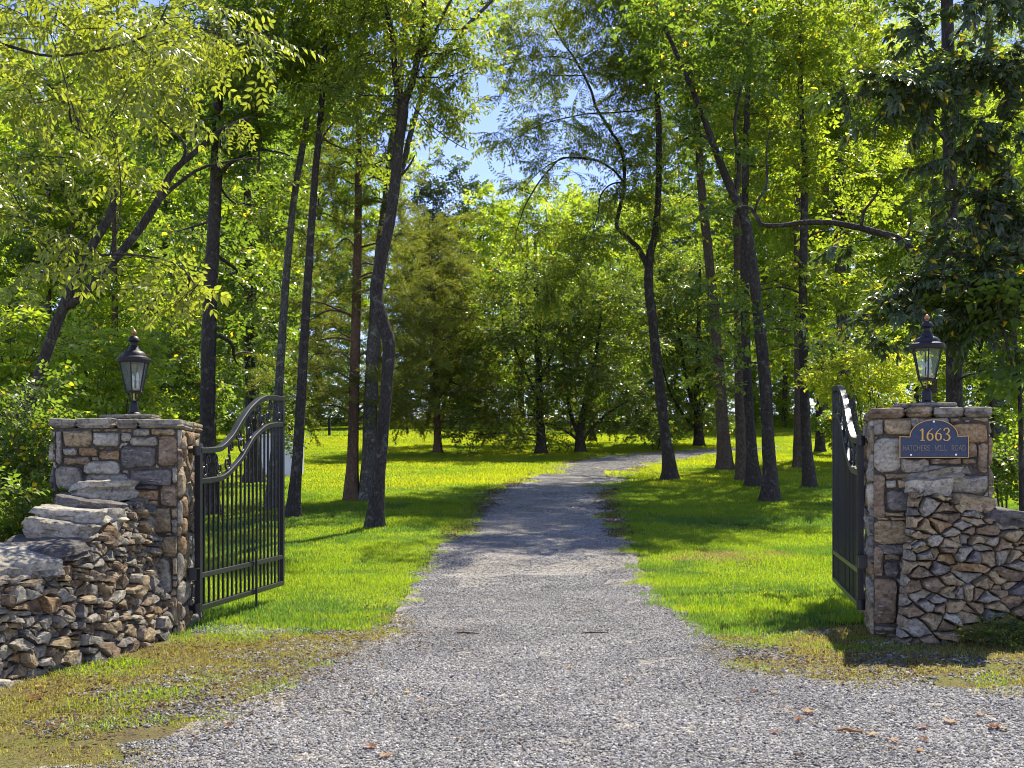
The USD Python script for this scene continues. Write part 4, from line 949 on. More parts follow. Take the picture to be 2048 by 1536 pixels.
# ------------------------------------------------------------------ shrubs
def shrub(name, label, px, py, Y, rx, ry, mat, kind='broad', sc=1.0, dens=1.05, stems=5, spread=1.4, blobs=7, seed=1, bark='bark_brown', group=None):
    r = np.random.default_rng(seed)
    zb = float(terrain((px - CX) * Y / F, Y))
    pyb = HY - (zb - CZ) * F / Y
    cl = [(px, py, rx * 0.75, ry * 0.75)]
    for k in range(blobs):
        a = 2 * math.pi * k / blobs + r.uniform(-0.3, 0.3)
        cl.append((px + rx * 0.62 * math.cos(a), py + ry * 0.62 * math.sin(a), rx * r.uniform(0.36, 0.5), ry * r.uniform(0.34, 0.5), r.uniform(-0.5, 0.5) * rx * Y / F, r.uniform(0.8, 1.2)))
    lb = []
    for k in range(stems):
        x = px + (k - stems / 2) * rx * 0.12
        lb.append([(x, pyb + 3, 5 * 16 / Y + 2), (x + r.uniform(-.15, .15) * rx, (pyb + py) / 2, 4 * 16 / Y + 1.5), (px + r.uniform(-0.6, 0.6) * rx, py + r.uniform(-.4, .2) * ry, 2)])
    return tree(name, label, 'shrub', [(px, pyb + 4, 8 * 16 / Y), (px + 3, (pyb + py) / 2, 6 * 16 / Y), (px, py - ry * 0.3, 2)], limbs=lb, clumps=cl, kind=kind, leaf_mat=mat, bark=bark, Y=Y, sc=sc, dens=dens, spread=spread, flare=0.1, gap=0.30, group=group)


shrub('leafy_shrub', 'dense dark green shrub filling the gap behind the left wall', 60, 940, 11.0, 130, 150, 'leaf_green', 'pear', 0.8, 1.5, seed=2, spread=0.9)
shrub('leafy_shrub', 'low dark shrub right behind the lower capstones of the left wall', -20, 1060, 9.2, 130, 90, 'leaf_green', 'pear', 0.75, 1.5, seed=3, spread=0.8)
shrub('leafy_shrub', 'tall bright shrub between the leaning ash and the left lantern', 210, 740, 20.0, 120, 120, 'leaf_lime', 'broad', 1.0, 1.2, seed=4)
shrub('leafy_shrub', 'green undergrowth behind the left pillar and the dark straight trunk', 330, 770, 27.0, 120, 110, 'leaf_green', 'broad', 1.0, 1.2, seed=5)
shrub('leafy_shrub', 'sunlit shrub at the far left under the ash branches', 20, 700, 17.0, 120, 110, 'leaf_lime', 'broad', 1.0, 1.2, seed=6)
shrub('yellow_shrub', 'glowing yellow shrub between the right gate and the right lantern', 1735, 745, 27.0, 120, 60, 'leaf_yellow', 'broad', 0.8, 1.25, seed=7)
shrub('leafy_shrub', 'low round shrub at the lawn edge under the pear boughs', 1320, 860, 52.0, 45, 35, 'leaf_green', 'pear', 1.3, 1.3, seed=8)
shrub('leafy_shrub', 'shaded shrub on the lawn at the right edge behind the right pillar', 2010, 905, 17.0, 52, 66, 'leaf_green', 'pear', 0.9, 1.9, stems=2, seed=9)
shrub('leafy_shrub', 'small green bush on the far lawn behind the right gate', 1690, 850, 48.0, 45, 35, 'leaf_green', 'broad', 1.2, 1.1, seed=10)

# ------------------------------------------------------------------ forest behind
bg = np.random.default_rng(77)
def back_tree(x, Y, top_y, w, mat, label, group, sc, seed, low=830, dens=1.05):
    r = np.random.default_rng(seed)
    zb = float(terrain((x - CX) * Y / F, Y))
    pyb = HY - (zb - CZ) * F / Y
    path = [(x, pyb + 4, 24 * 40 / Y + 6)] + [(x + r.normal(0, 5), pyb + (top_y - pyb) * t, (24 * 40 / Y + 4) * (1.02 - t)) for t in (0.25, 0.5, 0.75, 0.95)]
    cl = []
    n = max(5, int((min(low, pyb) - top_y) / (w * 0.5)))
    for k in range(n):
        t = (k + 0.5) / n
        ww = w * (0.5 + 0.5 * math.sin(math.pi * min(1, 0.15 + t * 0.75)))
        for sd in (-1, 1):
            cl.append((x + sd * ww * r.uniform(0.25, 0.75), top_y + (low - top_y) * t + r.uniform(-20, 20), ww * r.uniform(0.45, 0.7), ww * r.uniform(0.32, 0.5), r.uniform(-2, 2), r.uniform(0.75, 1.15)))
    return tree('forest_tree', label, 'tree', path, clumps=cl, kind='broad_far', leaf_mat=mat, bark='bark_brown', Y=Y, sc=sc, dens=dens, group=group, flare=0.2, spread=1.2, sides=9, twigs=True, gap=0.34)


back_tree(1045, 60, 372, 120, 'leaf_lime', 'tall bright yellow green tree rising behind the left round pear tree', None, 1.2, 801, low=700, dens=.95)
back_tree(1185, 63, 400, 110, 'leaf_lime', 'bright yellow green tree behind the forked pear tree at the bend', None, 1.2, 802, low=720, dens=.95)
back_tree(1320, 60, 430, 100, 'leaf_bright', 'bright green tree behind the multi stemmed pear tree', None, 1.2, 803, low=760, dens=.95)
k = 0
for row, (Y0, step, sc) in enumerate(((44, 150, 1.0), (62, 120, 1.35), (82, 105, 1.7))):
    for x in np.arange(-80, 2150, step):
        x = x + bg.uniform(-0.3, 0.3) * step
        Yb = Y0 + bg.uniform(-4, 5)
        if row == 0 and 590 < x < 1560:
            continue
        if row == 1 and 700 < x < 900:
            continue
        if row >= 1 and 560 < x < 1760:
            Yb += 30 if row == 1 else 26
        topy = bg.uniform(60, 180) if (x < 640 or x > 1420) else (bg.uniform(400, 470) if x < 960 else bg.uniform(370, 430) if x < 1330 else bg.uniform(230, 320))
        if 640 <= x < 780:
            topy = bg.uniform(280, 360)
        mat = bg.choice(['leaf_bright', 'leaf_green', 'leaf_lime', 'leaf_lime'])
        if 300 < x < 680:
            mat = 'leaf_green'
        zone = ('behind the left gate and pillar', 'beyond the far lawn straight behind the drive', 'beyond the trunks right of the drive')[0 if x < 640 else 1 if x < 1420 else 2]
        back_tree(x, Yb, topy, bg.uniform(85, 120), mat, 'leafy green woodland tree ' + zone, 'woodland trees ' + zone, sc, 500 + k, low=bg.uniform(790, 850) if row == 0 else 868 if row == 1 else 872)
        k += 1
back_tree(930, 100, 340, 40, 'leaf_dark', 'distant bluish tree top seen in the sky gap above the cedar', None, 1.7, 901, low=700, dens=.9)
back_tree(862, 96, 335, 34, 'leaf_dark', 'distant thin crowned tree left of the sky gap behind the cedar', None, 1.7, 902, low=700, dens=.7)
# ------------------------------------------------------------------ stone masonry
STONES = ['stone_grey', 'stone_tan', 'stone_rust', 'stone_brown', 'stone_dark', 'stone_pale']


def clean(poly):
    if poly.is_empty:
        return None
    if poly.geom_type != 'Polygon':
        gs = [g for g in poly.geoms if g.geom_type == 'Polygon']
        if not gs:
            return None
        poly = max(gs, key=lambda g: g.area)
    return Polygon(poly.exterior)


def ring_of(poly, n):
    c = np.array(shapely.geometry.polygon.orient(poly).exterior.coords)[:-1]
    L = poly.exterior.length
    ex = shapely.geometry.polygon.orient(poly).exterior
    return np.array([ex.interpolate(k / n, normalized=True).coords[0] for k in range(n)])


def loft(rings, mp):
    """rings: list of (points n x 2, depth n); closed by a centre point."""
    n = len(rings[0][0])
    V = [mp(r[:, 0], r[:, 1], d) for r, d in rings]
    c2 = rings[-1][0].mean(0)
    V.append(mp(np.array([c2[0]]), np.array([c2[1]]), np.array([np.mean(rings[-1][1])])))
    v = np.vstack(V)
    f, j = [], np.arange(n)
    for k in range(len(rings) - 1):
        a, b = k * n + j, k * n + (j + 1) % n
        f += [np.stack([a, b, b + n], 1), np.stack([a, b + n, a + n], 1)]
    a = (len(rings) - 1) * n
    f.append(np.stack([a + j, a + (j + 1) % n, np.full(n, a + n)], 1))
    return tm(v, np.vstack(f))


def stone(poly, mp, proud, seed, rough=1.0, back=0.07):
    blunt = 1.0 if rough < 1.2 else 0.45
    r = np.random.default_rng(seed)
    per = poly.exterior.length
    n = int(np.clip(per / 0.045, 10, 24))
    if blunt < 1:   # broken fieldstone: keeps its corners
        q0 = np.array(shapely.geometry.polygon.orient(poly.simplify(0.004)).exterior.coords)[:-1]
        mid = (q0 + np.roll(q0, -1, 0)) / 2 + r.normal(0, 0.004, q0.shape)
        p0 = np.stack([q0, mid], 1).reshape(-1, 2)
        n = len(p0)
    else:
        p0 = ring_of(poly, n)
    c = np.array(poly.representative_point().coords[0]) * 0.4 + p0.mean(0) * 0.6
    d = c - p0
    L = np.linalg.norm(d, axis=1, keepdims=True)
    d = d / np.maximum(L, 1e-6)
    size = math.sqrt(poly.area)
    nz = lambda q, k: (meshkit.fbm(np.c_[q * 13, np.full(len(q), seed * 1.7 + k)], 3, seed % 7) - 0.5)
    ins = lambda a: p0 + d * np.minimum(a, 0.6 * L)
    tilt = r.normal(0, (0.10 if rough < 1.2 else 0.085) * rough, 2)
    amp = 0.042 * rough * min(1.4, size / 0.16)
    out = []
    for q, dep in ((p0, -back), (ins(0.003), 0.25 * proud), (ins(0.004 + 0.05 * blunt * size), 0.82 * proud), (ins(0.010 + 0.13 * blunt * size), proud), (p0 + d * L * 0.55, proud * (1.12 if blunt == 1 else 1.02))):
        q = q + (nz(q, 1.0)[:, None] * 0.012 if dep > 0 else 0) + (r.normal(0, 0.004, q.shape) if blunt < 1 and dep > 0.5 * proud else 0)
        dd = np.full(n, dep)
        if dep > 0:
            dd = dd + nz(q, 0) * amp + (q - c) @ tilt
        out.append((q, dd))
    return loft(out, mp)


def fill(region, cell, aspect, seed, taken=(), gap=0.007, jitter=0.42, grow=None, spread=(0.6, 1.4), chips=0.0):
    """Splits a region into rubble stones; taken: polygons that already stand there."""
    r = np.random.default_rng(seed)
    x0, y0, x1, y1 = region.bounds
    P, y = [], y0 - 0.1
    while y < y1 + 0.2:
        g = grow(y) if grow else 1.0
        h = cell / math.sqrt(aspect) * r.uniform(*spread) * g
        x = x0 - 0.2 - r.uniform(0, cell)
        while x < x1 + 0.2:
            w = cell * math.sqrt(aspect) * r.uniform(0.45, 1.75) * g
            P.append((x + w / 2 + r.normal(0, 0.08) * w, y + h / 2 + r.normal(0, jitter * 0.6) * h))
            x += w
        y += h
    P = np.array(P)
    if chips:   # some stones break into smaller ones
        pick = r.random(len(P)) < chips
        P = np.vstack([P, P[pick] + r.normal(0, 0.30, (pick.sum(), 2)) * cell])
    S = np.array([1.0, aspect])
    cells = voronoi_diagram(MultiPoint(P * S), envelope=Polygon([(x0 - 2, (y0 - 2) * aspect), (x1 + 2, (y0 - 2) * aspect), (x1 + 2, (y1 + 2) * aspect), (x0 - 2, (y1 + 2) * aspect)]))
    free = region.difference(unary_union([t.buffer(gap * 0.5) for t in taken])) if len(taken) else region
    out = []
    for c in cells.geoms:
        c = shapely.affinity.scale(c, 1.0, 1.0 / aspect, origin=(0, 0))
        g = clean(c.intersection(free))
        if g is None:
            continue
        g = clean(g.buffer(-gap * r.uniform(0.5, 2.6), join_style='mitre').buffer(-0.007, join_style='mitre').buffer(0.007)) if chips else clean(g.buffer(-gap).buffer(-0.010).buffer(0.010))
        if g is not None and g.area > 0.0006:
            out.append(g.simplify(0.002))
    return out


def rubble(parent, polys, mp, seed, proud=(0.018, 0.045), weights=(.3, .25, .08, .2, .09, .08), rough=1.0, mats=None, hook=None):
    r = np.random.default_rng(seed)
    for k, g in enumerate(polys):
        mat = (mats[k] if mats and k < len(mats) and mats[k] else r.choice(STONES, p=weights))
        pr = r.uniform(*proud)
        part(parent, 'stone', stone(g, mp, pr, seed * 1000 + k, rough), mat, smooth=38 if rough < 1.2 else 24)


def slab(poly, h, seed, rough=1.0):
    """A flat capping stone lying on z = 0, outline poly in x, y."""
    r = np.random.default_rng(seed)
    n = int(np.clip(poly.exterior.length / 0.045, 16, 46))
    p0 = ring_of(poly, n)
    c = p0.mean(0)
    d = c - p0
    L = np.linalg.norm(d, axis=1, keepdims=True)
    d /= L
    nz = lambda q, k: meshkit.fbm(np.c_[q * 7, np.full(len(q), seed * 1.3 + k)], 3, seed % 5) - 0.5
    tilt = r.normal(0, 0.05 * rough, 2)
    out = []
    for ins, z, a in ((0.45, 0.0, 0.0), (0.03, 0.0, 0.03), (0.0, 0.3 * h, 0.06), (0.012, 0.5 * h, 0.07), (0.004, 0.62 * h, 0.06), (0.006, 0.93 * h, 0.05), (0.02, h, 0.03), (0.12, 1.02 * h, 0.02)):
        q = p0 + d * (np.minimum(ins, 0.8 * L) if ins < 0.4 else L * 0.55)
        q = q + d * (nz(q, z * 30)[:, None] * a * rough)
        zz = np.full(n, z) + (nz(q, 9) * 0.25 * h * rough + (q - c) @ tilt if z > 0 else 0)
        out.append((q, zz))
    m = loft(out, lambda x, y, z: np.stack([x, y, z], 1))
    return m


def rough_outline(L, Wd, seed, k=11, rag=0.16):
    r = np.random.default_rng(seed)
    a = np.sort(np.linspace(0, 2 * np.pi, k, endpoint=False) + r.uniform(-0.15, 0.15, k))
    e = 3.0
    x = np.sign(np.cos(a)) * np.abs(np.cos(a)) ** (2 / e) * L / 2
    y = np.sign(np.sin(a)) * np.abs(np.sin(a)) ** (2 / e) * Wd / 2
    s = r.uniform(1 - rag, 1 + rag * 0.5, k)
    return Polygon(np.c_[x * s, y * s])


def rect_poly(x0, y0, x1, y1, seed):
    r = np.random.default_rng(seed)
    w, h = x1 - x0, y1 - y0
    c = min(w, h) * 0.16
    pts = []
    for (x, y, sx, sy) in ((x0, y0, 1, 1), (x1, y0, -1, 1), (x1, y1, -1, -1), (x0, y1, 1, -1)):
        c1, c2 = c * r.uniform(0.3, 1.5), c * r.uniform(0.3, 1.5)
        a, b = (x, y + sy * c1), (x + sx * c2, y)
        pts += [a, b] if (sx * sy > 0) else [b, a]
    pts = np.array(pts) + r.normal(0, 0.05 * min(w, h), (8, 2)) * 0.7
    return clean(Polygon(pts).buffer(0))


def pillar(label, corner, w, rz, top_z, traced, seed, weights):
    """corner: ground point of the front left corner; traced: pixel boxes of front stones with a material number."""
    a = math.radians(rz)
    ex, ey = np.array([math.cos(a), math.sin(a)]), np.array([-math.sin(a), math.cos(a)])
    o2 = np.array(corner) + ex * w / 2 + ey * w / 2
    z0 = float(terrain(*o2)) - 0.12
    t = thing('stone_pillar', label, 'pillar', 'gate pillars' and None, loc=(*o2, z0), rz=rz)
    H = top_z - 0.085 - z0
    part(t, 'mortar_core', box(-w / 2, w / 2, -w / 2, w / 2, 0, H), 'mortar')
    nrm = -ey
    P0 = np.array([*corner, z0])

    def uv(px, py):
        d = np.array([(px - CX) / F, 1.0, -(py - HY) / F])
        cpos = np.array([0, 0, CZ])
        n3 = np.array([nrm[0], nrm[1], 0])
        s = ((P0 - cpos) @ n3) / (d @ n3)
        q = cpos + s * d - P0
        return q[:2] @ ex, q[2]

    polys, mats = [], []
    face = shapely.box(0.0, 0.0, w, H)
    for k, (x0, y0, x1, y1, m) in enumerate(traced):
        u0, v1 = uv(x0, y0)
        u1, v0 = uv(x1, y1)
        g = rect_poly(u0 - 0.001, v0 - 0.001, u1 + 0.001, v1 + 0.001, seed * 100 + k)
        g = clean(g.intersection(face))
        if g is not None and g.area > 0.0008:
            polys.append(g.simplify(0.002)), mats.append(STONES[m])
    rest = fill(face, 0.105, 2.0, seed, polys, 0.0025)
    front = lambda x, z, d: np.stack([x - w / 2, -w / 2 - d, z], 1)
    right = lambda x, z, d: np.stack([w / 2 + d, x - w / 2, z], 1)
    leftm = lambda x, z, d: np.stack([-w / 2 - d, w / 2 - x, z], 1)
    rubble(t, polys, front, seed, (0.022, 0.040), weights, 0.8, mats)
    rubble(t, rest, front, seed + 1, (0.010, 0.026), weights, 0.8)
    rubble(t, fill(face, 0.20, 1.35, seed + 2, (), 0.006), right, seed + 2, (0.018, 0.042), weights, 1.0)
    rubble(t, fill(face, 0.24, 1.3, seed + 3, (), 0.006), leftm, seed + 3, (0.018, 0.042), weights, 1.0)
    # capping course: a ring of slabs around a filler slab
    r = np.random.default_rng(seed + 9)
    ov, dp = 0.035, 0.30
    h = 0.082
    def cap(x0, x1, y0, y1, k):
        poly = rect_poly(x0, y0, x1, y1, seed * 7 + k).buffer(0.012).buffer(-0.006)
        m = slab(clean(poly), h * r.uniform(0.93, 1.04), seed * 7 + k, 0.45)
        m.apply_translation([0, 0, H + 0.002])
        part(t, 'capstone', m, r.choice(['stone_grey', 'stone_brown', 'stone_tan', 'stone_grey']), smooth=40)
    e = w / 2 + ov
    cuts = np.r_[-e, np.sort(r.uniform(-0.12, 0.12, 3) * w + np.array([-0.25, 0.02, 0.27]) * w * 1.02), e]
    for k in range(4):
        cap(cuts[k] + 0.004, cuts[k + 1] - 0.004, -e, -e + dp, k)
    for k, (ya, yb) in enumerate(((-e + dp, 0.12 * w), (0.12 * w, e - dp))):
        cap(e - dp, e, ya + 0.004, yb - 0.004, 10 + k), cap(-e, -e + dp, ya + 0.004, yb - 0.004, 20 + k)
    for k in range(3):
        c3 = np.linspace(-e, e, 4)
        cap(c3[k] + 0.004, c3[k + 1] - 0.004, e - dp, e, 30 + k)
    cap(-e + dp + 0.004, e - dp - 0.004, -e + dp + 0.004, e - dp - 0.004, 40)
    # base slab below the lantern
    m = slab(clean(rect_poly(-0.25, -0.25, 0.25, 0.25, seed + 5).buffer(0.01)), 0.05, seed + 6, 0.3)
    m.apply_translation([0, 0, H + 0.092])
    part(t, 'lantern_slab', m, 'stone_grey', smooth=40)
    return t, o2, top_z + 0.062, uv, ex, ey, P0


def c1(*b):  # boxes read off an enlarged piece of the photograph: x / 3.268, y / 3.268 + 630
    return [(x0 / 3.268, y0 / 3.268 + 630, x1 / 3.268, y1 / 3.268 + 630, m) for x0, y0, x1, y1, m in b]


left_traced = c1((372, 755, 405, 980, 0), (412, 752, 605, 865, 1), (610, 765, 788, 862, 5), (792, 768, 862, 830, 0), (868, 745, 985, 793, 0), (990, 742, 1150, 788, 1), (852, 795, 1038, 856, 0), (1043, 785, 1165, 985, 3),
                 (415, 872, 505, 922, 5), (512, 867, 648, 922, 2), (652, 882, 786, 950, 2), (790, 860, 1026, 992, 4), (415, 926, 598, 980, 3), (602, 924, 650, 956, 0),
                 (372, 988, 546, 1150, 0), (550, 957, 788, 1040, 5), (550, 1043, 842, 1160, 0), (848, 1005, 1122, 1112, 4), (1126, 990, 1165, 1100, 0), (372, 1155, 545, 1300, 0),
                 (832, 1116, 1045, 1138, 4), (832, 1141, 1042, 1208, 2), (1046, 1106, 1165, 1255, 3), (850, 1211, 1042, 1250, 2), (832, 1258, 952, 1314, 0), (957, 1258, 1118, 1430, 1), (865, 1318, 953, 1342, 4), (860, 1346, 954, 1428, 1),
                 (1122, 1260, 1165, 1330, 1), (1122, 1335, 1165, 1430, 0),
                 (860, 1434, 1056, 1560, 0), (1060, 1440, 1165, 1578, 1), (945, 1582, 1128, 1830, 0), (870, 1566, 942, 1612, 3), (872, 1620, 942, 1680, 4), (1132, 1584, 1165, 1700, 1), (950, 1836, 1034, 1892, 0), (1012, 1896, 1112, 2030, 4), (1116, 1838, 1165, 2030, 1), (998, 2034, 1130, 2120, 3), (900, 1750, 942, 1880, 1))


def c3(*b):
    return [(x0 / 4.388 + 1600, y0 / 4.388 + 630, x1 / 4.388 + 1600, y1 / 4.388 + 630, m) for x0, y0, x1, y1, m in b]


def c4(*b):
    return [(x0 / 4.152 + 1600, y0 / 4.152 + 930, x1 / 4.152 + 1600, y1 / 4.152 + 930, m) for x0, y0, x1, y1, m in b]


right_traced = c3((652, 900, 728, 1058, 0), (732, 895, 985, 1050, 1), (972, 898, 1318, 985, 0), (1318, 893, 1402, 945, 3), (1330, 950, 1650, 1112, 2), (652, 1060, 885, 1385, 5), (890, 1060, 1180, 1250, 1), (1185, 1060, 1330, 1250, 1), (1445, 1120, 1555, 1255, 3), (1560, 1120, 1648, 1395, 3), (890, 1255, 1138, 1385, 0),
                 (1142, 1258, 1420, 1312, 3), (1424, 1258, 1548, 1310, 3), (745, 1388, 980, 1438, 3), (745, 1445, 848, 1520, 5), (855, 1445, 995, 1520, 1), (1080, 1320, 1550, 1395, 0), (1300, 1402, 1645, 1560, 0), (1000, 1402, 1295, 1530, 0)) + \
    c4((610, 75, 702, 452, 3), (715, 200, 940, 382, 4), (700, 388, 868, 428, 1), (872, 388, 935, 426, 1), (640, 432, 738, 456, 1), (742, 430, 930, 460, 3), (615, 462, 890, 650, 1), (650, 655, 890, 745, 4), (612, 668, 690, 925, 3), (690, 800, 830, 935, 4), (612, 940, 805, 1330, 3), (695, 740, 830, 795, 3), (950, 180, 1060, 330, 1), (612, 1335, 800, 1380, 0))

lp, lp_o, lp_top, lp_uv, lp_ex, lp_ey, lp_P0 = pillar('square fieldstone pillar on the left of the drive, carrying a black lantern', (-3.965, 9.29), 1.045, 6.0, 1.94, left_traced, 21, (.30, .27, .09, .18, .06, .10))
rp, rp_o, rp_top, rp_uv, rp_ex, rp_ey, rp_P0 = pillar('square fieldstone pillar on the right of the drive, carrying the blue number plate', (3.005, 8.93), 0.885, -15.0, 2.005, right_traced, 43, (.28, .28, .06, .24, .08, .06))


def stone_wall(label, path, profile, facing, batter, seed, start_slant, depth, weights, cell, gap=0.003):
    """path: ground points from the pillar outwards; profile: (distance, top z above the ground there); facing: +1 / -1 side of the path the face looks to."""
    path = np.array(path, float)
    t = np.r_[0, np.cumsum(np.linalg.norm(np.diff(path, axis=0), axis=1))]
    sx, sy = PchipInterpolator(t, path[:, 0]), PchipInterpolator(t, path[:, 1])
    S = t[-1]
    o = np.array([path[0, 0], path[0, 1], float(terrain(*path[0]))])
    tg = thing('stone_wall', label, 'wall', None, loc=o)
    prof = PchipInterpolator([p[0] for p in profile], [p[1] for p in profile])

    def mp(s, z, d):
        s = np.asarray(s, float)
        e = 0.08
        tx, ty = sx(np.clip(s + e, 0, S)) - sx(np.clip(s - e, 0, S)), sy(np.clip(s + e, 0, S)) - sy(np.clip(s - e, 0, S))
        l = np.hypot(tx, ty)
        nx_, ny_ = facing * ty / l, -facing * tx / l
        off = d - batter * z
        x, y = sx(np.clip(s, 0, S)) + nx_ * off, sy(np.clip(s, 0, S)) + ny_ * off
        zz = terrain(sx(np.clip(s, 0, S)), sy(np.clip(s, 0, S))) + z
        return np.stack([x - o[0], y - o[1], zz - o[2]], -1)

    cap_h = 0.10
    ss = np.linspace(max(start_slant) + 0.06 if start_slant[1] else 0.0, S, 40)
    body = prof(ss) - cap_h
    n = len(ss)
    # dark core behind the face
    V = np.vstack([mp(ss, np.full(n, -0.15), np.full(n, -0.03)), mp(ss, body, np.full(n, -0.03)), mp(ss, body, np.full(n, -depth) + 2 * batter * body), mp(ss, np.full(n, -0.15), np.full(n, -depth))])
    f, k = [], np.arange(n - 1)
    for a, b in ((0, 1), (1, 2), (2, 3)):
        f += [np.stack([a * n + k, a * n + k + 1, b * n + k + 1], 1), np.stack([a * n + k, b * n + k + 1, b * n + k], 1)]
    f.append(np.array([[0, n, 2 * n], [0, 2 * n, 3 * n], [n - 1, 3 * n - 1, 2 * n - 1], [n - 1, 4 * n - 1, 3 * n - 1]]))
    part(tg, 'rubble_core', tm(V, np.vstack(f)), 'mortar')
    region = Polygon([(start_slant[0], -0.12)] + [(S, -0.12)] + [(s, float(prof(s)) - cap_h + 0.03) for s in ss[::-1] if s > start_slant[1]] + [(start_slant[1], float(prof(start_slant[1])) - cap_h + 0.03)]).buffer(0)
    polys = fill(region, cell, 1.75, seed, (), gap, 0.85, spread=(0.45, 1.5), chips=0.34, grow=lambda z: 1.55 if z < 0.12 else (1.0 if z < 0.6 else 0.95))
    polys.sort(key=lambda g: -g.area)
    rubble(tg, polys[:285], mp, seed, (0.02, 0.11), weights, 1.5)
    if len(polys) > 285:
        r = np.random.default_rng(seed)
        ms = [stone(g, mp, r.uniform(0.015, 0.07), seed * 1000 + 400 + k, 1.5) for k, g in enumerate(polys[285:])]
        for g in polys:   # small wedges between the stones
            for cx_, cz_ in np.array(g.exterior.coords)[:-1][r.random(len(g.exterior.coords) - 1) < 0.30]:
                b = trimesh.creation.icosphere(0, 1.0)
                rr = r.uniform(0.010, 0.024)
                q = np.array(b.vertices) * (1 + r.normal(0, 0.18, (12, 1))) * rr * np.array([r.uniform(1.0, 2.0), r.uniform(0.5, 0.9), 1.0])
                a_ = r.normal(0, 0.5)
                q[:, :2] = q[:, :2] @ np.array([[math.cos(a_), math.sin(a_)], [-math.sin(a_), math.cos(a_)]])
                ms.append(tm(mp(cx_ + q[:, 0], cz_ + q[:, 1], q[:, 2] + r.uniform(0.0, 0.03)), b.faces))
        m = cat(ms)
        pth = part(tg, 'chinking_stone', m, 'stone_mix', kind='stuff')
        val = np.concatenate([np.full(len(a.vertices), r.random()) for a in ms])
        UsdGeom.PrimvarsAPI(stage.GetPrimAtPath(pth)).CreatePrimvar('rnd', Sdf.ValueTypeNames.FloatArray, 'vertex').Set(Vt.FloatArray.FromNumpy(val.astype(np.float32)))
    return tg, mp, prof, S, o


lw, lmp, lprof, lS, lo = stone_wall('low fieldstone wall running from the left pillar towards the viewer', [(-2.99, 9.38), (-3.04, 8.6), (-3.20, 7.8), (-3.39, 7.08), (-3.66, 6.2), (-3.82, 5.75)],
                                   [(0, 1.30), (0.5, 1.20), (0.85, 1.09), (1.15, 0.96), (1.45, 0.85), (1.8, 0.79), (2.4, 0.74), (3.4, 0.70), (4.2, 0.70)], -1, 0.17, 61, (0.0, 0.0), 0.60, (.36, .20, .07, .20, .10, .07), 0.108)
rw, rmp, rprof, rS, ro = stone_wall('low fieldstone wall running from below the number plate to the right edge', [(3.07, 8.60), (3.6, 8.58), (4.4, 8.60), (5.3, 8.68)],
                                   [(0, 1.33), (0.3, 1.28), (0.6, 1.14), (0.95, 0.99), (1.4, 0.90), (2.3, 0.82)], 1, 0.10, 62, (0.0, 0.16), 0.48, (.30, .32, .04, .20, .07, .07), 0.108, 0.0009)


def cap_run(tg, mp, prof, spec, depth, o, facing):
    """spec: (distance, length, width, thickness, yaw, tilt, rise, material)."""
    for k, (s, L, Wd, h, yaw, tilt, rise, mat) in enumerate(spec):
        a, b = mp(np.array([s - 0.1]), np.array([0.0]), np.array([-depth / 2]))[0], mp(np.array([s + 0.1]), np.array([0.0]), np.array([-depth / 2]))[0]
        ang = math.atan2(b[1] - a[1], b[0] - a[0]) + yaw
        m = slab(rough_outline(L * 1.08, Wd, 300 + k * 7 + int(abs(o[0]) * 10), 13, 0.26), h * 1.15, 400 + k * 3 + int(abs(o[0]) * 10), 1.9 if facing < 0 else 1.25)
        m.apply_transform(trimesh.transformations.rotation_matrix(tilt, [0, 1, 0]))
        m.apply_transform(trimesh.transformations.rotation_matrix(ang, [0, 0, 1]))
        c = mp(np.array([s]), np.array([float(prof(s)) - 0.10 + rise]), np.array([-depth / 2 + 0.02]))[0]
        m.apply_translation(c)
        part(tg, 'capstone', m, mat, smooth=24)


cap_run(lw, lmp, lprof, [(0.20, 0.46, 0.62, 0.13, 0.2, 0.10, 0.03, 'stone_pale'), (0.52, 0.44, 0.66, 0.10, -0.1, 0.04, -0.01, 'stone_dark'), (0.80, 0.46, 0.74, 0.11, 0.1, 0.06, 0.0, 'stone_pale'), (1.08, 0.44, 0.68, 0.12, 0.15, 0.10, 0.01, 'stone_grey'),
                            (1.40, 0.46, 0.72, 0.11, 0.0, 0.04, 0.0, 'stone_dark'), (1.78, 0.52, 0.74, 0.12, -0.1, 0.03, 0.01, 'stone_pale'), (2.25, 0.55, 0.74, 0.11, 0.1, 0.02, 0.0, 'stone_grey'), (2.75, 0.55, 0.72, 0.11, 0.0, 0.0, 0.0, 'stone_grey'), (3.3, 0.6, 0.7, 0.11, 0.1, 0.0, 0.0, 'stone_dark')], 0.60, lo, -1)
cap_run(rw, rmp, rprof, [(0.40, 0.46, 0.50, 0.09, 0.05, 0.03, 0.13, 'stone_grey'), (0.34, 0.42, 0.58, 0.12, -0.10, 0.06, 0.0, 'stone_pale'), (0.68, 0.44, 0.62, 0.12, 0.10, 0.12, 0.025, 'stone_tan'), (0.98, 0.46, 0.60, 0.13, -0.06, 0.05, 0.015, 'stone_dark'),
                            (1.36, 0.36, 0.58, 0.11, 0.22, -0.10, 0.05, 'stone_pale'), (1.72, 0.44, 0.58, 0.11, 0.0, 0.02, 0.0, 'stone_grey'), (2.05, 0.38, 0.58, 0.11, 0.1, 0.02, 0.0, 'stone_grey')], 0.48, ro, 1)
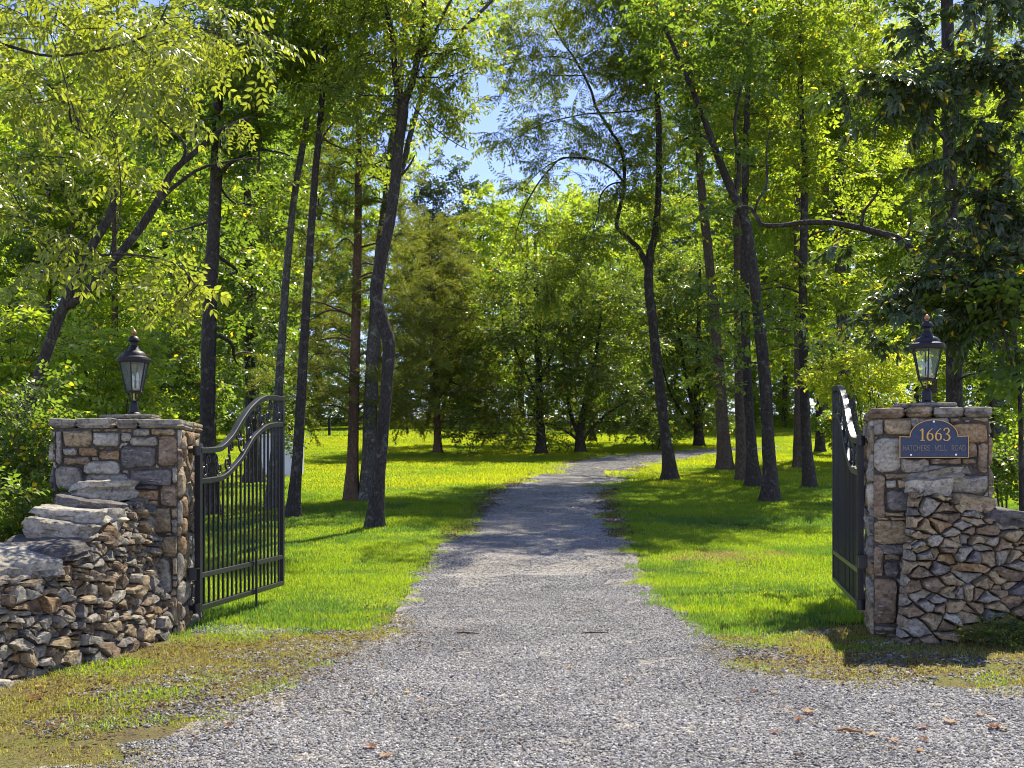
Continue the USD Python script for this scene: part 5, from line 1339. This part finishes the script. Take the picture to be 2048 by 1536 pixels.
# ------------------------------------------------------------------ iron gates
def flat_rail(us, zs, h, dpt):
    """A flat bar that follows a curve in the gate's plane; us, zs: its upper edge."""
    u = np.linspace(us[0], us[-1], 44)
    z = PchipInterpolator(us, zs)(u)
    t = np.stack([np.gradient(u), np.gradient(z)], 1)
    t /= np.linalg.norm(t, axis=1, keepdims=True)
    nrm = np.stack([t[:, 1], -t[:, 0]], 1)
    up, lo_ = np.stack([u, z], 1), np.stack([u, z], 1) + nrm * h
    e = 0.004
    prof = [(up, -dpt / 2 + e), (up, dpt / 2 - e), (up + nrm * e, dpt / 2), (lo_ - nrm * e, dpt / 2), (lo_, dpt / 2 - e), (lo_, -dpt / 2 + e), (lo_ - nrm * e, -dpt / 2), (up + nrm * e, -dpt / 2)]
    v = np.stack([np.stack([p[:, 0], np.full(len(u), y), p[:, 1]], 1) for p, y in prof], 1)
    n, s = len(u), len(prof)
    i, j = np.meshgrid(np.arange(n - 1), np.arange(s), indexing='ij')
    q = np.stack([i * s + j, i * s + (j + 1) % s, (i + 1) * s + (j + 1) % s, (i + 1) * s + j], -1).reshape(-1, 4)
    f = np.vstack([q[:, [0, 2, 1]], q[:, [0, 3, 2]]])
    k = np.arange(1, s - 1)
    f = np.vstack([f, np.stack([0 * k, k, k + 1], 1), (n - 1) * s + np.stack([0 * k, k + 1, k], 1)])
    return tm(v.reshape(-1, 3), f)


def bar(p, q, w, d):
    """A square bar between two points of the gate plane."""
    p, q = np.array(p, float), np.array(q, float)
    m = trimesh.creation.box([w, d, np.linalg.norm(q - p)])
    t = (q - p) / np.linalg.norm(q - p)
    m.apply_transform(trimesh.geometry.align_vectors([0, 0, 1], t))
    m.apply_translation((p + q) / 2)
    return m


def scroll_path(c0, r0, a0, turns, sgn, c1, r1, a1, turns1, sgn1):
    k = np.linspace(0, 1, 22)
    A = [(c0[0] + (0.25 + 0.75 * t) * r0 * math.cos(a0 - sgn * (1 - t) * turns * 2 * np.pi), c0[1] + (0.25 + 0.75 * t) * r0 * math.sin(a0 - sgn * (1 - t) * turns * 2 * np.pi)) for t in k]
    B = [(c1[0] + (1.0 - 0.75 * t) * r1 * math.cos(a1 + sgn1 * t * turns1 * 2 * np.pi), c1[1] + (1.0 - 0.75 * t) * r1 * math.sin(a1 + sgn1 * t * turns1 * 2 * np.pi)) for t in k]
    return np.array(A + B)


def gate(label, hinge, end, z_low, side, rod):
    hinge, end = np.array(hinge), np.array(end)
    d = end - hinge
    L = float(np.linalg.norm(d))
    rz = math.degrees(math.atan2(d[1], d[0]))
    z0 = float(terrain(*hinge))
    t = thing('iron_gate', label, 'gate', None, loc=(*hinge, z0), rz=rz)
    b = z_low - z0
    U = np.array([0, .43, .75, 1.03, 1.31, 1.6, 1.84, 2.34]) / 2.34 * L
    Z = np.array([1.70, 1.72, 1.83, 2.01, 2.165, 2.27, 2.315, 2.33]) - 0.21 + b
    U2 = np.array([0, .47, .96, 1.44, 1.88, 2.34]) / 2.34 * L
    Z2 = np.array([1.42, 1.44, 1.60, 1.88, 2.01, 2.04]) - 0.21 + b
    up, lo2 = PchipInterpolator(U, Z), PchipInterpolator(U2, Z2)
    part(t, 'top_rail', flat_rail(U, Z, 0.050, 0.060), 'iron', smooth=30)
    part(t, 'curved_rail', flat_rail(U2, Z2, 0.050, 0.050), 'iron', smooth=30)
    part(t, 'middle_rail', flat_rail([0.03, L / 2, L - 0.03], [b + 0.345] * 3, 0.048, 0.046), 'iron', smooth=30)
    part(t, 'bottom_rail', flat_rail([0.0, L / 2, L], [b + 0.05] * 3, 0.050, 0.050), 'iron', smooth=30)
    part(t, 'hinge_stile', bar((0.0, 0, b + 0.052), (0.0, 0, 1.645 - 0.21 + b), 0.055, 0.055), 'iron')
    part(t, 'free_stile', bar((L - 0.026, 0, b + 0.052), (L - 0.026, 0, float(up(L)) - 0.052), 0.050, 0.050), 'iron')
    n = 19
    for k in range(n):
        u = (k + 1) * (L - 0.03) / (n + 1) + 0.01
        zt = float(lo2(u)) - 0.050
        part(t, 'picket', bar((u, 0, b + 0.051), (u, 0, zt - 0.002), 0.019, 0.019), 'iron')
    # scrollwork between the two curved rails
    for k, u in enumerate((0.17, 0.44, 0.74, 1.04, 1.33, 1.62, 1.90, 2.17)):
        u = u / 2.34 * L
        zl, zh = float(lo2(u)) + 0.008, float(up(u)) - 0.062
        g = zh - zl
        s = 1 if k % 2 else -1
        r1, r2 = 0.25 * g, 0.29 * g
        slope = float(up(u + 0.05) - up(u - 0.05)) / 0.1
        c0, c1_ = (u - s * 0.055, zh - r1 - slope * s * 0.055), (u + s * 0.045, zl + r2 + slope * s * 0.045)
        pts = scroll_path(c0, r1, math.pi / 2 - s * math.pi / 2, 1.1, -s, c1_, r2, math.pi / 2 + s * math.pi / 2, 1.15, s)
        rows = np.c_[pts[:, 0], np.zeros(len(pts)), pts[:, 1], np.full(len(pts), 0.0115)]
        part(t, 'scroll', tube(resample(rows, 0.012), 6), 'iron', smooth=True)
        ball = trimesh.creation.icosphere(1, 0.016)
        ball.apply_translation([u, 0, (zl + zh) / 2])
        part(t, 'rosette', ball, 'iron', smooth=True)
    # hinges reaching to the pillar
    for zz in (1.69 - 0.21 + b - 0.02, b + 0.03):
        collar = trimesh.creation.cylinder(0.036, 0.085, sections=14)
        collar.apply_translation([-0.035, 0, zz])
        arm = box(-0.01, 0.01, 0, 0.20, zz - 0.022, zz + 0.022)
        arm.apply_translation([-0.035, 0.03, 0])
        if side < 0:
            arm.apply_transform(np.diag([1.0, -1, 1, 1]))
            arm.invert()
        part(t, 'hinge', cat([collar, arm]), 'iron', smooth=30)
    if rod:
        u = 0.592 * L
        part(t, 'drop_rod', cat([bar((u, -0.042, 0.03), (u, -0.042, b + 0.46), 0.020, 0.020), bar((u, -0.042, b + 0.45), (u - 0.05, -0.042, b + 0.47), 0.018, 0.018)]), 'iron')
    return t


gate('left leaf of the black iron gate with its drop rod, swung open along the lawn', (-2.858, 9.80), (-2.587, 12.12), 0.21, 1, True)
gate('right leaf of the black iron gate, swung open and seen almost edge on', (3.045, 9.40), (3.54, 11.80), 0.29, -1, False)


# ------------------------------------------------------------------ lanterns
def lantern(label, o2, z, s, rz):
    t = thing('post_lantern', label, 'lantern', None, loc=(*o2, z), rz=rz)
    P = lambda rows: [(r * s, h * s) for r, h in rows]
    part(t, 'base', lathe(P([(0.0, 0), (0.062, 0), (0.062, 0.010), (0.050, 0.018), (0.042, 0.024), (0.038, 0.07), (0.036, 0.095), (0.028, 0.105), (0.020, 0.118), (0.018, 0.125), (0.0, 0.125)]), 20), 'lamp_metal', smooth=35)
    zb, zt, rb, rt = 0.195 * s, 0.450 * s, 0.071 * s, 0.124 * s
    # arms between base and cage
    for k in range(6):
        a = k * math.pi / 3 + math.pi / 2
        c, sn = math.cos(a), math.sin(a)
        rows = [(0.018 * s * c, 0.018 * s * sn, 0.118 * s, 0.004), (0.040 * s * c, 0.040 * s * sn, 0.135 * s, 0.004), (0.048 * s * c, 0.048 * s * sn, 0.165 * s, 0.004), (rb * 0.92 * c, rb * 0.92 * sn, zb, 0.004)]
        part(t, 'cage_arm', tube(resample(np.array(rows), 0.012), 6), 'lamp_metal', smooth=True)
    part(t, 'gas_pipe', lathe([(0, 0.12 * s), (0.006, 0.12 * s), (0.006, zb), (0, zb)], 10), 'brass', smooth=35)
    part(t, 'cage_floor', lathe([(0, zb - 0.004), (rb + 0.008, zb - 0.004), (rb + 0.010, zb + 0.004), (rb + 0.004, zb + 0.012), (0, zb + 0.012)], 6, math.pi / 2), 'lamp_metal', smooth=20)
    part(t, 'burner_plate', lathe([(0, zb + 0.022), (rb * 0.86, zb + 0.022), (rb * 0.86, zb + 0.032), (0, zb + 0.032)], 18), 'brass', smooth=30)
    for k in range(6):
        a = k * math.pi / 3 + math.pi / 2
        a2 = a + math.pi / 3
        p = lambda r, ang, h: np.array([r * math.cos(ang), r * math.sin(ang), h])
        part(t, 'cage_bar', tube(np.array([(*p(rb, a, zb + 0.010), 0.007), (*p(rt, a, zt + 0.004), 0.007)]), 6), 'lamp_metal')
        q = [p(rb * 0.985, a, zb + 0.013), p(rb * 0.985, a2, zb + 0.013), p(rt * 0.985, a2, zt), p(rt * 0.985, a, zt)]
        n = np.cross(q[1] - q[0], q[3] - q[0])
        n = n / np.linalg.norm(n) * 0.0015
        v = np.array([x + n for x in q] + [x - n for x in q])
        f = [(0, 1, 2), (0, 2, 3), (4, 6, 5), (4, 7, 6), (0, 4, 5), (0, 5, 1), (1, 5, 6), (1, 6, 2), (2, 6, 7), (2, 7, 3), (3, 7, 4), (3, 4, 0)]
        part(t, 'glass_pane', tm(v, f), 'glass_pane')
    part(t, 'roof', lathe(P([(0.0, 0.452), (0.128, 0.452), (0.142, 0.462), (0.146, 0.478), (0.140, 0.496), (0.118, 0.503), (0.106, 0.510), (0.098, 0.535), (0.080, 0.552), (0.058, 0.560), (0.044, 0.580), (0.034, 0.600), (0.027, 0.606), (0.026, 0.630), (0.040, 0.638), (0.053, 0.646), (0.050, 0.656), (0.046, 0.668), (0.034, 0.682), (0.016, 0.690), (0.0, 0.692)]), 28), 'lamp_metal', smooth=32)
    part(t, 'finial', lathe(P([(0.0, 0.690), (0.011, 0.692), (0.008, 0.698), (0.016, 0.706), (0.023, 0.716), (0.021, 0.728), (0.013, 0.738), (0.006, 0.746), (0.0, 0.752)]), 12), 'copper', smooth=40)
    for k in range(3):
        a = k * 2 * math.pi / 3 + 0.5
        x, y = 0.030 * s * math.cos(a), 0.030 * s * math.sin(a)
        c = lathe([(0, zb + 0.033), (0.011, zb + 0.033), (0.011, zb + 0.095), (0.004, zb + 0.099), (0, zb + 0.099)], 12)
        c.apply_translation([x, y, 0])
        cd = part(t, 'candle_sleeve', c, 'candle', smooth=30)
        hb = 0.045 if k else 0.075
        bl = lathe([(0, zb + 0.099), (0.008, zb + 0.101), (0.015, zb + 0.118), (0.013, zb + 0.128 + hb * 0.4), (0.004, zb + 0.115 + hb), (0, zb + 0.118 + hb)], 12)
        bl.apply_translation([x, y, 0])
        part(cd, 'bulb', bl, 'bulb_glass', smooth=True)
    return t


def pix_on(o2, px):  # slide sideways so that it stands under the pixel column
    return np.array([(px - CX) / F * o2[1], o2[1]])


lantern('black lantern with copper finial on top of the left stone pillar', pix_on(lp_o, 268), lp_top, 1.05, 6)
lantern('black lantern with copper finial on top of the right stone pillar', pix_on(rp_o, 1854), rp_top, 1.02, -15)

# ------------------------------------------------------------------ number plate
su, sv = rp_uv(1865.5, 916)
s_o = rp_P0 + np.array([*(rp_ex * su - rp_ey * 0.062), sv])
sg = thing('address_sign', 'dark blue arched plate with gold 1663 on the right stone pillar', 'sign', None, loc=s_o, rz=-15)
SW, SH, AH = 0.527, 0.178, 0.312
arc = [(0.185 * math.cos(a), SH - 0.004 + (AH - SH + 0.004) * math.sin(a)) for a in np.linspace(0, math.pi, 30)]
plate = Polygon([(-SW / 2, 0), (SW / 2, 0), (SW / 2, SH)] + arc + [(-SW / 2, SH)]).buffer(0)


def upright(m, y):
    m.apply_transform(trimesh.transformations.rotation_matrix(math.pi / 2, [1, 0, 0]))
    m.apply_translation([0, y, 0])
    return m


ext = lambda g, d: cat([trimesh.creation.extrude_polygon(p, d) for p in getattr(g, 'geoms', [g])])
part(sg, 'plate', upright(ext(plate, 0.012), 0.0), 'sign_blue')
part(sg, 'border', upright(ext(plate.difference(plate.buffer(-0.0055)), 0.006), -0.0121), 'sign_gold')


def stroke(pts, w):
    pts = np.array(pts, float)
    if len(pts) > 3:
        d = np.r_[0, np.cumsum(np.linalg.norm(np.diff(pts, axis=0), axis=1))]
        t = np.linspace(0, d[-1], 40)
        pp = np.stack([CubicSpline(d, pts[:, k])(t) for k in (0, 1)], 1)
        wd = np.interp(t, d, w if np.ndim(w) else [w] * len(pts))
    else:
        pp, wd = pts, np.broadcast_to(w, len(pts))
    return unary_union([LineString(pp[k:k + 2]).buffer(float(wd[k]) / 2) for k in range(len(pp) - 1)])


one = unary_union([shapely.box(0.020, 0.0, 0.033, 0.098), stroke([(0.008, 0.082), (0.026, 0.096)], 0.007), shapely.box(0.008, 0.0, 0.045, 0.006)])
six = unary_union([stroke([(0.052, 0.098), (0.030, 0.080), (0.014, 0.055), (0.011, 0.030), (0.018, 0.010), (0.032, 0.003)], [.005, .007, .012, .013, .011, .006]),
                   stroke([(0.032, 0.003), (0.048, 0.012), (0.054, 0.032), (0.047, 0.052), (0.033, 0.058), (0.016, 0.046)], [.006, .010, .013, .010, .006, .005])])
three = unary_union([stroke([(0.006, 0.085), (0.020, 0.100), (0.036, 0.098), (0.044, 0.080), (0.036, 0.062), (0.020, 0.053)], [.010, .006, .009, .013, .009, .006]),
                     stroke([(0.020, 0.053), (0.040, 0.046), (0.050, 0.026), (0.040, 0.006), (0.020, 0.000), (0.004, 0.010)], [.006, .010, .013, .010, .006, .010])])
for g, x in ((one, -0.112), (six, -0.060), (six, 0.004), (three, 0.072)):
    g = shapely.affinity.translate(shapely.affinity.scale(g, 0.95, 1.0, origin=(0, 0)), x, 0.140)
    part(sg, 'numeral', upright(ext(g, 0.006), -0.0123), 'sign_gold')
for word, x0, x1 in (('HATCHERS', -0.238, -0.030), ('MILL', 0.008, 0.098), ('ROAD', 0.136, 0.240)):
    m = meshkit.text_mesh(word, 0.046, 0.004)
    m.apply_translation([-m.bounds[0, 0], 0, 0])
    m.apply_scale([(x1 - x0) / m.extents[0], 1, 1])
    m.apply_translation([x0, 0.058, 0])
    part(sg, 'lettering', upright(m, -0.0122), 'worn_gold')
for x, z in ((0.0, 0.295), (-0.175, 0.025), (0.168, 0.025)):
    m = lathe([(0, 0), (0.009, 0), (0.008, 0.004), (0, 0.006)], 12)
    m.apply_translation([x, z, 0])
    part(sg, 'screw', upright(m, -0.0123), 'screw', smooth=40)

# ------------------------------------------------------------------ small black sensor boxes of the gate opener
def sensor(label, base, ex, ey, sgn, u, z):
    p = np.array([*(np.array(base)), z])
    t = thing('sensor_box', label, 'sensor', None, loc=p, rz=math.degrees(math.atan2(ex[1], ex[0])))
    part(t, 'housing', box(0, sgn * 0.07, -0.045, 0.045, -0.05, 0.05) if sgn > 0 else box(-0.07, 0, -0.045, 0.045, -0.05, 0.05), 'plastic_black')
    part(t, 'hood', box(-0.005 if sgn > 0 else -0.09, 0.09 if sgn > 0 else 0.005, -0.055, 0.055, 0.051, 0.062), 'plastic_black')
    part(t, 'cable', tube(resample(np.array([(sgn * 0.03, 0, -0.045, 0.005), (sgn * 0.028, 0.01, -0.12, 0.005), (sgn * 0.01, 0.015, -0.22, 0.005)]), 0.03), 6), 'plastic_black', smooth=True)


pr_ = lp_P0[:2] + lp_ex * 1.045 + lp_ey * 0.36
sensor('small black sensor box with a cable on the gate side of the left pillar', pr_ + lp_ex * 0.035, lp_ex, lp_ey, 1, 0, 0.545)
pr_ = rp_P0[:2] + rp_ey * 0.30
sensor('small black sensor box with a cable on the gate side of the right pillar', pr_ - rp_ex * 0.035, rp_ex, rp_ey, -1, 0, 0.70)

# ------------------------------------------------------------------ far things: pale shed, rail fence
wx, wy, wz = ground_at(555, 951)
sh = thing('garden_shed', 'pale grey white shed partly hidden by trunks behind the left gate', 'shed', None, loc=(wx, wy, wz), rz=-8)
part(sh, 'wall', box(-0.72, 0.72, -0.6, 0.6, -0.2, 1.30), 'white_paint')
part(sh, 'roof', cat([box(-0.80, 0.80, -0.70, 0.70, 1.302, 1.36)]), 'white_paint')
part(sh, 'door', box(-0.35, 0.30, -0.63, -0.602, 0.05, 1.2), 'white_paint')
for px_ in (-0.715, 0.715):
    part(sh, 'corner_trim', box(px_ - 0.03, px_ + 0.03, -0.64, -0.603, -0.1, 1.29), 'white_paint')


def rail_fence(label, x0, x1, y0, y1, n):
    o = np.array([x0, y0, float(terrain(x0, y0))])
    t = thing('rail_fence', label, 'fence', None, loc=o)
    P = [(x0 + (x1 - x0) * k / n, y0 + (y1 - y0) * k / n) for k in range(n + 1)]
    for a in P:
        z = float(terrain(*a))
        part(t, 'post', box(a[0] - o[0] - 0.08, a[0] - o[0] + 0.08, a[1] - o[1] - 0.08, a[1] - o[1] + 0.08, z - o[2] - 0.2, z - o[2] + 1.3), 'fence_wood')
    for a, b in zip(P[:-1], P[1:]):
        for hgt in (0.45, 0.80, 1.15):
            za, zb_ = float(terrain(*a)) + hgt - o[2], float(terrain(*b)) + hgt - o[2]
            p, q_ = np.array([a[0] - o[0], a[1] - o[1] - 0.12, za]), np.array([b[0] - o[0], b[1] - o[1] - 0.12, zb_])
            part(t, 'rail', bar(p, q_, 0.05, 0.14), 'fence_wood')


rail_fence('dark rail fence at the far edge of the lawn left of the cedars', -22, -7.0, 68, 72, 6)
rail_fence('dark rail fence at the far edge of the lawn behind the pear trees', -6.0, 14, 72.2, 73, 8)

# ------------------------------------------------------------------ fallen leaves and sticks one can pick out
def fallen_leaf(px, py, size, mat, label, curl=0.35, seed=0):
    r = np.random.default_rng(seed + 5000)
    g = ground_at(px, py)
    L = size
    a = np.linspace(0, 2 * np.pi, 15)[:-1]
    rad = (1 + 0.25 * np.cos(5 * a)) * L / 2 * (1 + 0.1 * r.normal(size=14))
    x, y = rad * np.cos(a), rad * np.sin(a) * 0.75
    z = curl * (x ** 2 + 1.5 * y ** 2) / L * r.uniform(0.6, 1.4) + 0.02 * L * r.normal(size=14)
    v = np.vstack([np.c_[x, y, z], np.c_[x * 0.45, y * 0.45, z * 0.3], [[0, 0, 0.0]]])
    k = np.arange(14)
    k1 = (k + 1) % 14
    f = np.vstack([np.stack([k, k1, 14 + k1], 1), np.stack([k, 14 + k1, 14 + k], 1), np.stack([14 + k, 14 + k1, 0 * k + 28], 1)])
    t = thing('fallen_leaf', label, 'leaf', 'fallen leaves lying on the drive and verges', loc=(g[0], g[1], g[2] + 0.022), rz=r.uniform(0, 360))
    part(t, 'blade', tm(v, f), mat, smooth=True)
    part(t, 'stalk', tube(np.array([(-0.3 * L, 0, 0.003, 0.0012), (-0.75 * L, 0.05 * L, 0.012, 0.0010), (-1.0 * L, 0.12 * L, 0.006, 0.0008)]), 4), mat)


LV = [(1506, 1389, .05, 'red_leaf', 'small reddish leaf at the gravel edge below the right verge'), (1547, 1392, .06, 'litter', 'dark brown leaf at the gravel edge below the right verge'),
      (1475, 1408, .045, 'tan_leaf', 'little tan leaf on the gravel left of the reddish one'), (1617, 1434, .10, 'tan_leaf', 'large tan leaf on the gravel below the right verge'), (1596, 1448, .075, 'red_leaf', 'orange brown leaf touching the large tan leaf on the gravel'),
      (1549, 1473, .06, 'red_leaf', 'red brown leaf alone on the gravel, lower right of centre'), (1743, 1478, .07, 'litter', 'crumpled dark leaf on the gravel below the right gate'), (1789, 1490, .085, 'tan_leaf', 'flat tan leaf on the gravel near the bottom right'),
      (1846, 1464, .07, 'red_leaf', 'rust leaf on the gravel under the right pillar'), (1900, 1454, .09, 'tan_leaf', 'curled tan leaf on the gravel under the right wall'), (1961, 1439, .06, 'tan_leaf', 'small pale leaf highest of the right edge gravel leaves'),
      (1988, 1465, .08, 'red_leaf', 'rust leaf close to the right edge of the gravel'), (2006, 1466, .06, 'litter', 'dark leaf beside the rust leaf at the right edge'), (1848, 1488, .06, 'red_leaf', 'red leaf on the gravel below the rust leaf under the pillar'),
      (1840, 1511, .055, 'tan_leaf', 'light tan leaf lowest on the gravel at the right'), (1594, 1195, .10, 'red_leaf', 'red leaf lying in the green grass before the right gate'), (1420, 1101, .07, 'litter', 'brown leaf on the bare grass patch right of the drive'),
      (742, 1502, .085, 'red_leaf', 'dark red leaf on the gravel near the bottom left'), (771, 1523, .08, 'tan_leaf', 'tan leaf at the bottom edge beside the dark red leaf'), (814, 1392, .05, 'gold_leaf', 'yellow leaf on the gravel left of the drive centre'),
      (842, 1409, .055, 'tan_leaf', 'pale leaf just below the yellow leaf on the gravel'), (1140, 1342, .05, 'gold_leaf', 'yellow leaf in the middle of the gravel drive'), (1258, 1369, .05, 'tan_leaf', 'pale leaf right of the middle of the gravel drive'),
      (65, 1405, .10, 'red_leaf', 'large red leaf on the dry verge at the left edge'), (76, 1380, .05, 'gold_leaf', 'small yellow leaf on the dry verge above the large red leaf'), (455, 1462, .06, 'red_leaf', 'red brown leaf where the left verge meets the gravel'),
      (590, 1335, .06, 'tan_leaf', 'pale leaf on the left verge near the gravel'), (360, 1380, .07, 'litter', 'dark leaf in the middle of the left verge')]
for k, (a, b, s, m, lb) in enumerate(LV):
    fallen_leaf(a, b, s * 0.85, m, lb, curl=0.6, seed=k)


def stick(px, py, L, r, rz, mat, label, seed):
    g = ground_at(px, py)
    q = np.random.default_rng(seed)
    t = thing('stick', label, 'stick', None, loc=(g[0], g[1], g[2] + 0.018 + r), rz=rz)
    rows = np.array([(-L / 2, 0, 0, r), (-L / 6, q.normal(0, .01), 0.005, r * 1.05), (L / 6, q.normal(0, .012), 0.004, r * .9), (L / 2, q.normal(0, .015), 0, r * .5)])
    part(t, 'stem', tube(resample(rows, 0.02), 7, bark=0.1, seed=seed), mat, smooth=True)
    part(t, 'side_twig', tube(np.array([(L / 8, 0, 0.003, r * .5), (L / 4, 0.03, 0.012, r * .3)]), 5), mat)


stick(1190, 1272, 0.24, 0.006, 3, 'bark_cedar', 'straight reddish stick lying across the gravel right of the drive centre', 1)
stick(936, 1273, 0.20, 0.007, -6, 'bark_cedar', 'short red brown piece of bark on the gravel left of the drive centre', 2)
stick(1701, 1471, 0.13, 0.008, -3, 'tan_leaf', 'pale broken stick on the gravel below the right gate', 3)
stick(1165, 1227, 0.16, 0.004, 2, 'litter', 'thin dark stick on the gravel just above the reddish stick', 4)

# drifts of dry leaves along the drive's edges and over the verges
def litter_patch(r, n, size):
    V, Fc, c = [], [], 0
    for k in range(n):
        v, f = leaf(r.uniform(0.025, 0.055), r.uniform(0.015, 0.034), r.uniform(-.5, .8), r.uniform(-.3, .4), 7)
        R = Rotation.from_euler('zyx', [r.uniform(0, 6.28), r.normal(0, .4), r.normal(0, .4)]).as_matrix()
        V.append(v @ R.T + [*r.uniform(-size / 2, size / 2, 2), r.uniform(0.012, 0.03)]), Fc.append(f + c)
        c += 7
    m = tm(np.vstack(V), np.vstack(Fc))
    m.metadata['piece'] = 7
    return m


def along(pts, n, sd):
    P = np.array([ground_at(*p)[:2] for p in pts])
    t = np.r_[0, np.cumsum(np.linalg.norm(np.diff(P, axis=0), axis=1))]
    u = rng.uniform(0, t[-1], n)
    return np.interp(u, t, P[:, 0]) + rng.normal(0, sd, n), np.interp(u, t, P[:, 1]) + rng.normal(0, sd, n)


X, Y, Kp = [], [], []
for pts, n, sd, kk in (([(900, 1080), (930, 1052), (962, 1010), (1000, 975), (1050, 958)], 190, 0.16, 0), ([(1218, 980), (1216, 1010), (1226, 1045), (1245, 1075)], 130, 0.13, 0), ([(1240, 950), (1285, 934)], 40, 0.15, 0), ([(1125, 928), (1190, 915)], 40, 0.2, 0),
                       ([(780, 1250), (700, 1310), (560, 1370), (430, 1420), (330, 1480)], 190, 0.35, 1), ([(60, 1400), (330, 1310), (480, 1290)], 170, 0.35, 1), ([(60, 1450), (250, 1420)], 70, 0.3, 1), ([(1480, 1320), (1650, 1330), (1900, 1330)], 150, 0.3, 1), ([(1250, 1085), (1290, 1150), (1380, 1240), (1470, 1310)], 60, 0.12, 1),
                       ([(1320, 1100), (1430, 1120), (1560, 1125)], 30, .25, 1), ([(870, 1100), (820, 1180), (740, 1260)], 50, 0.18, 1)):
    a, b = along(pts, n, sd)
    X.append(a), Y.append(b), Kp.append(np.full(n, kk) * 2 + rng.integers(0, 2, n))
for x0, x1, y0, y1, n in ((-9, -1.5, 10, 30, 150), (2.5, 12, 10, 34, 190), (-3, 6, 4, 9, 26)):
    X.append(rng.uniform(x0, x1, n)), Y.append(rng.uniform(y0, y1, n)), Kp.append(rng.integers(4, 6, n))
x, y, kk = map(np.concatenate, (X, Y, Kp))
pr = scatter('/World/leaf_litter', [[('litter', litter_patch(rng, n, s), 'litter', True)] for n, s in ((34, .34), (30, .3), (3, .4), (5, .4), (2, .5), (3, .7))], np.c_[x, y, terrain(x, y)], slope_frames(x, y, rng.uniform(0, 6.28, len(x))), np.ones(len(x)), kk)
tag(pr, 'brown dry leaves drifted along both edges of the gravel drive', 'leaf litter', kind='stuff')

# weeds at the foot of the right wall
shrub('weed_clump', 'low green weeds growing at the foot of the right wall', 2010, 1262, 8.35, 55, 22, 'leaf_green', 'pear', 0.35, 1.0, stems=3, seed=31, blobs=6)
print('sprays', total_sprays)
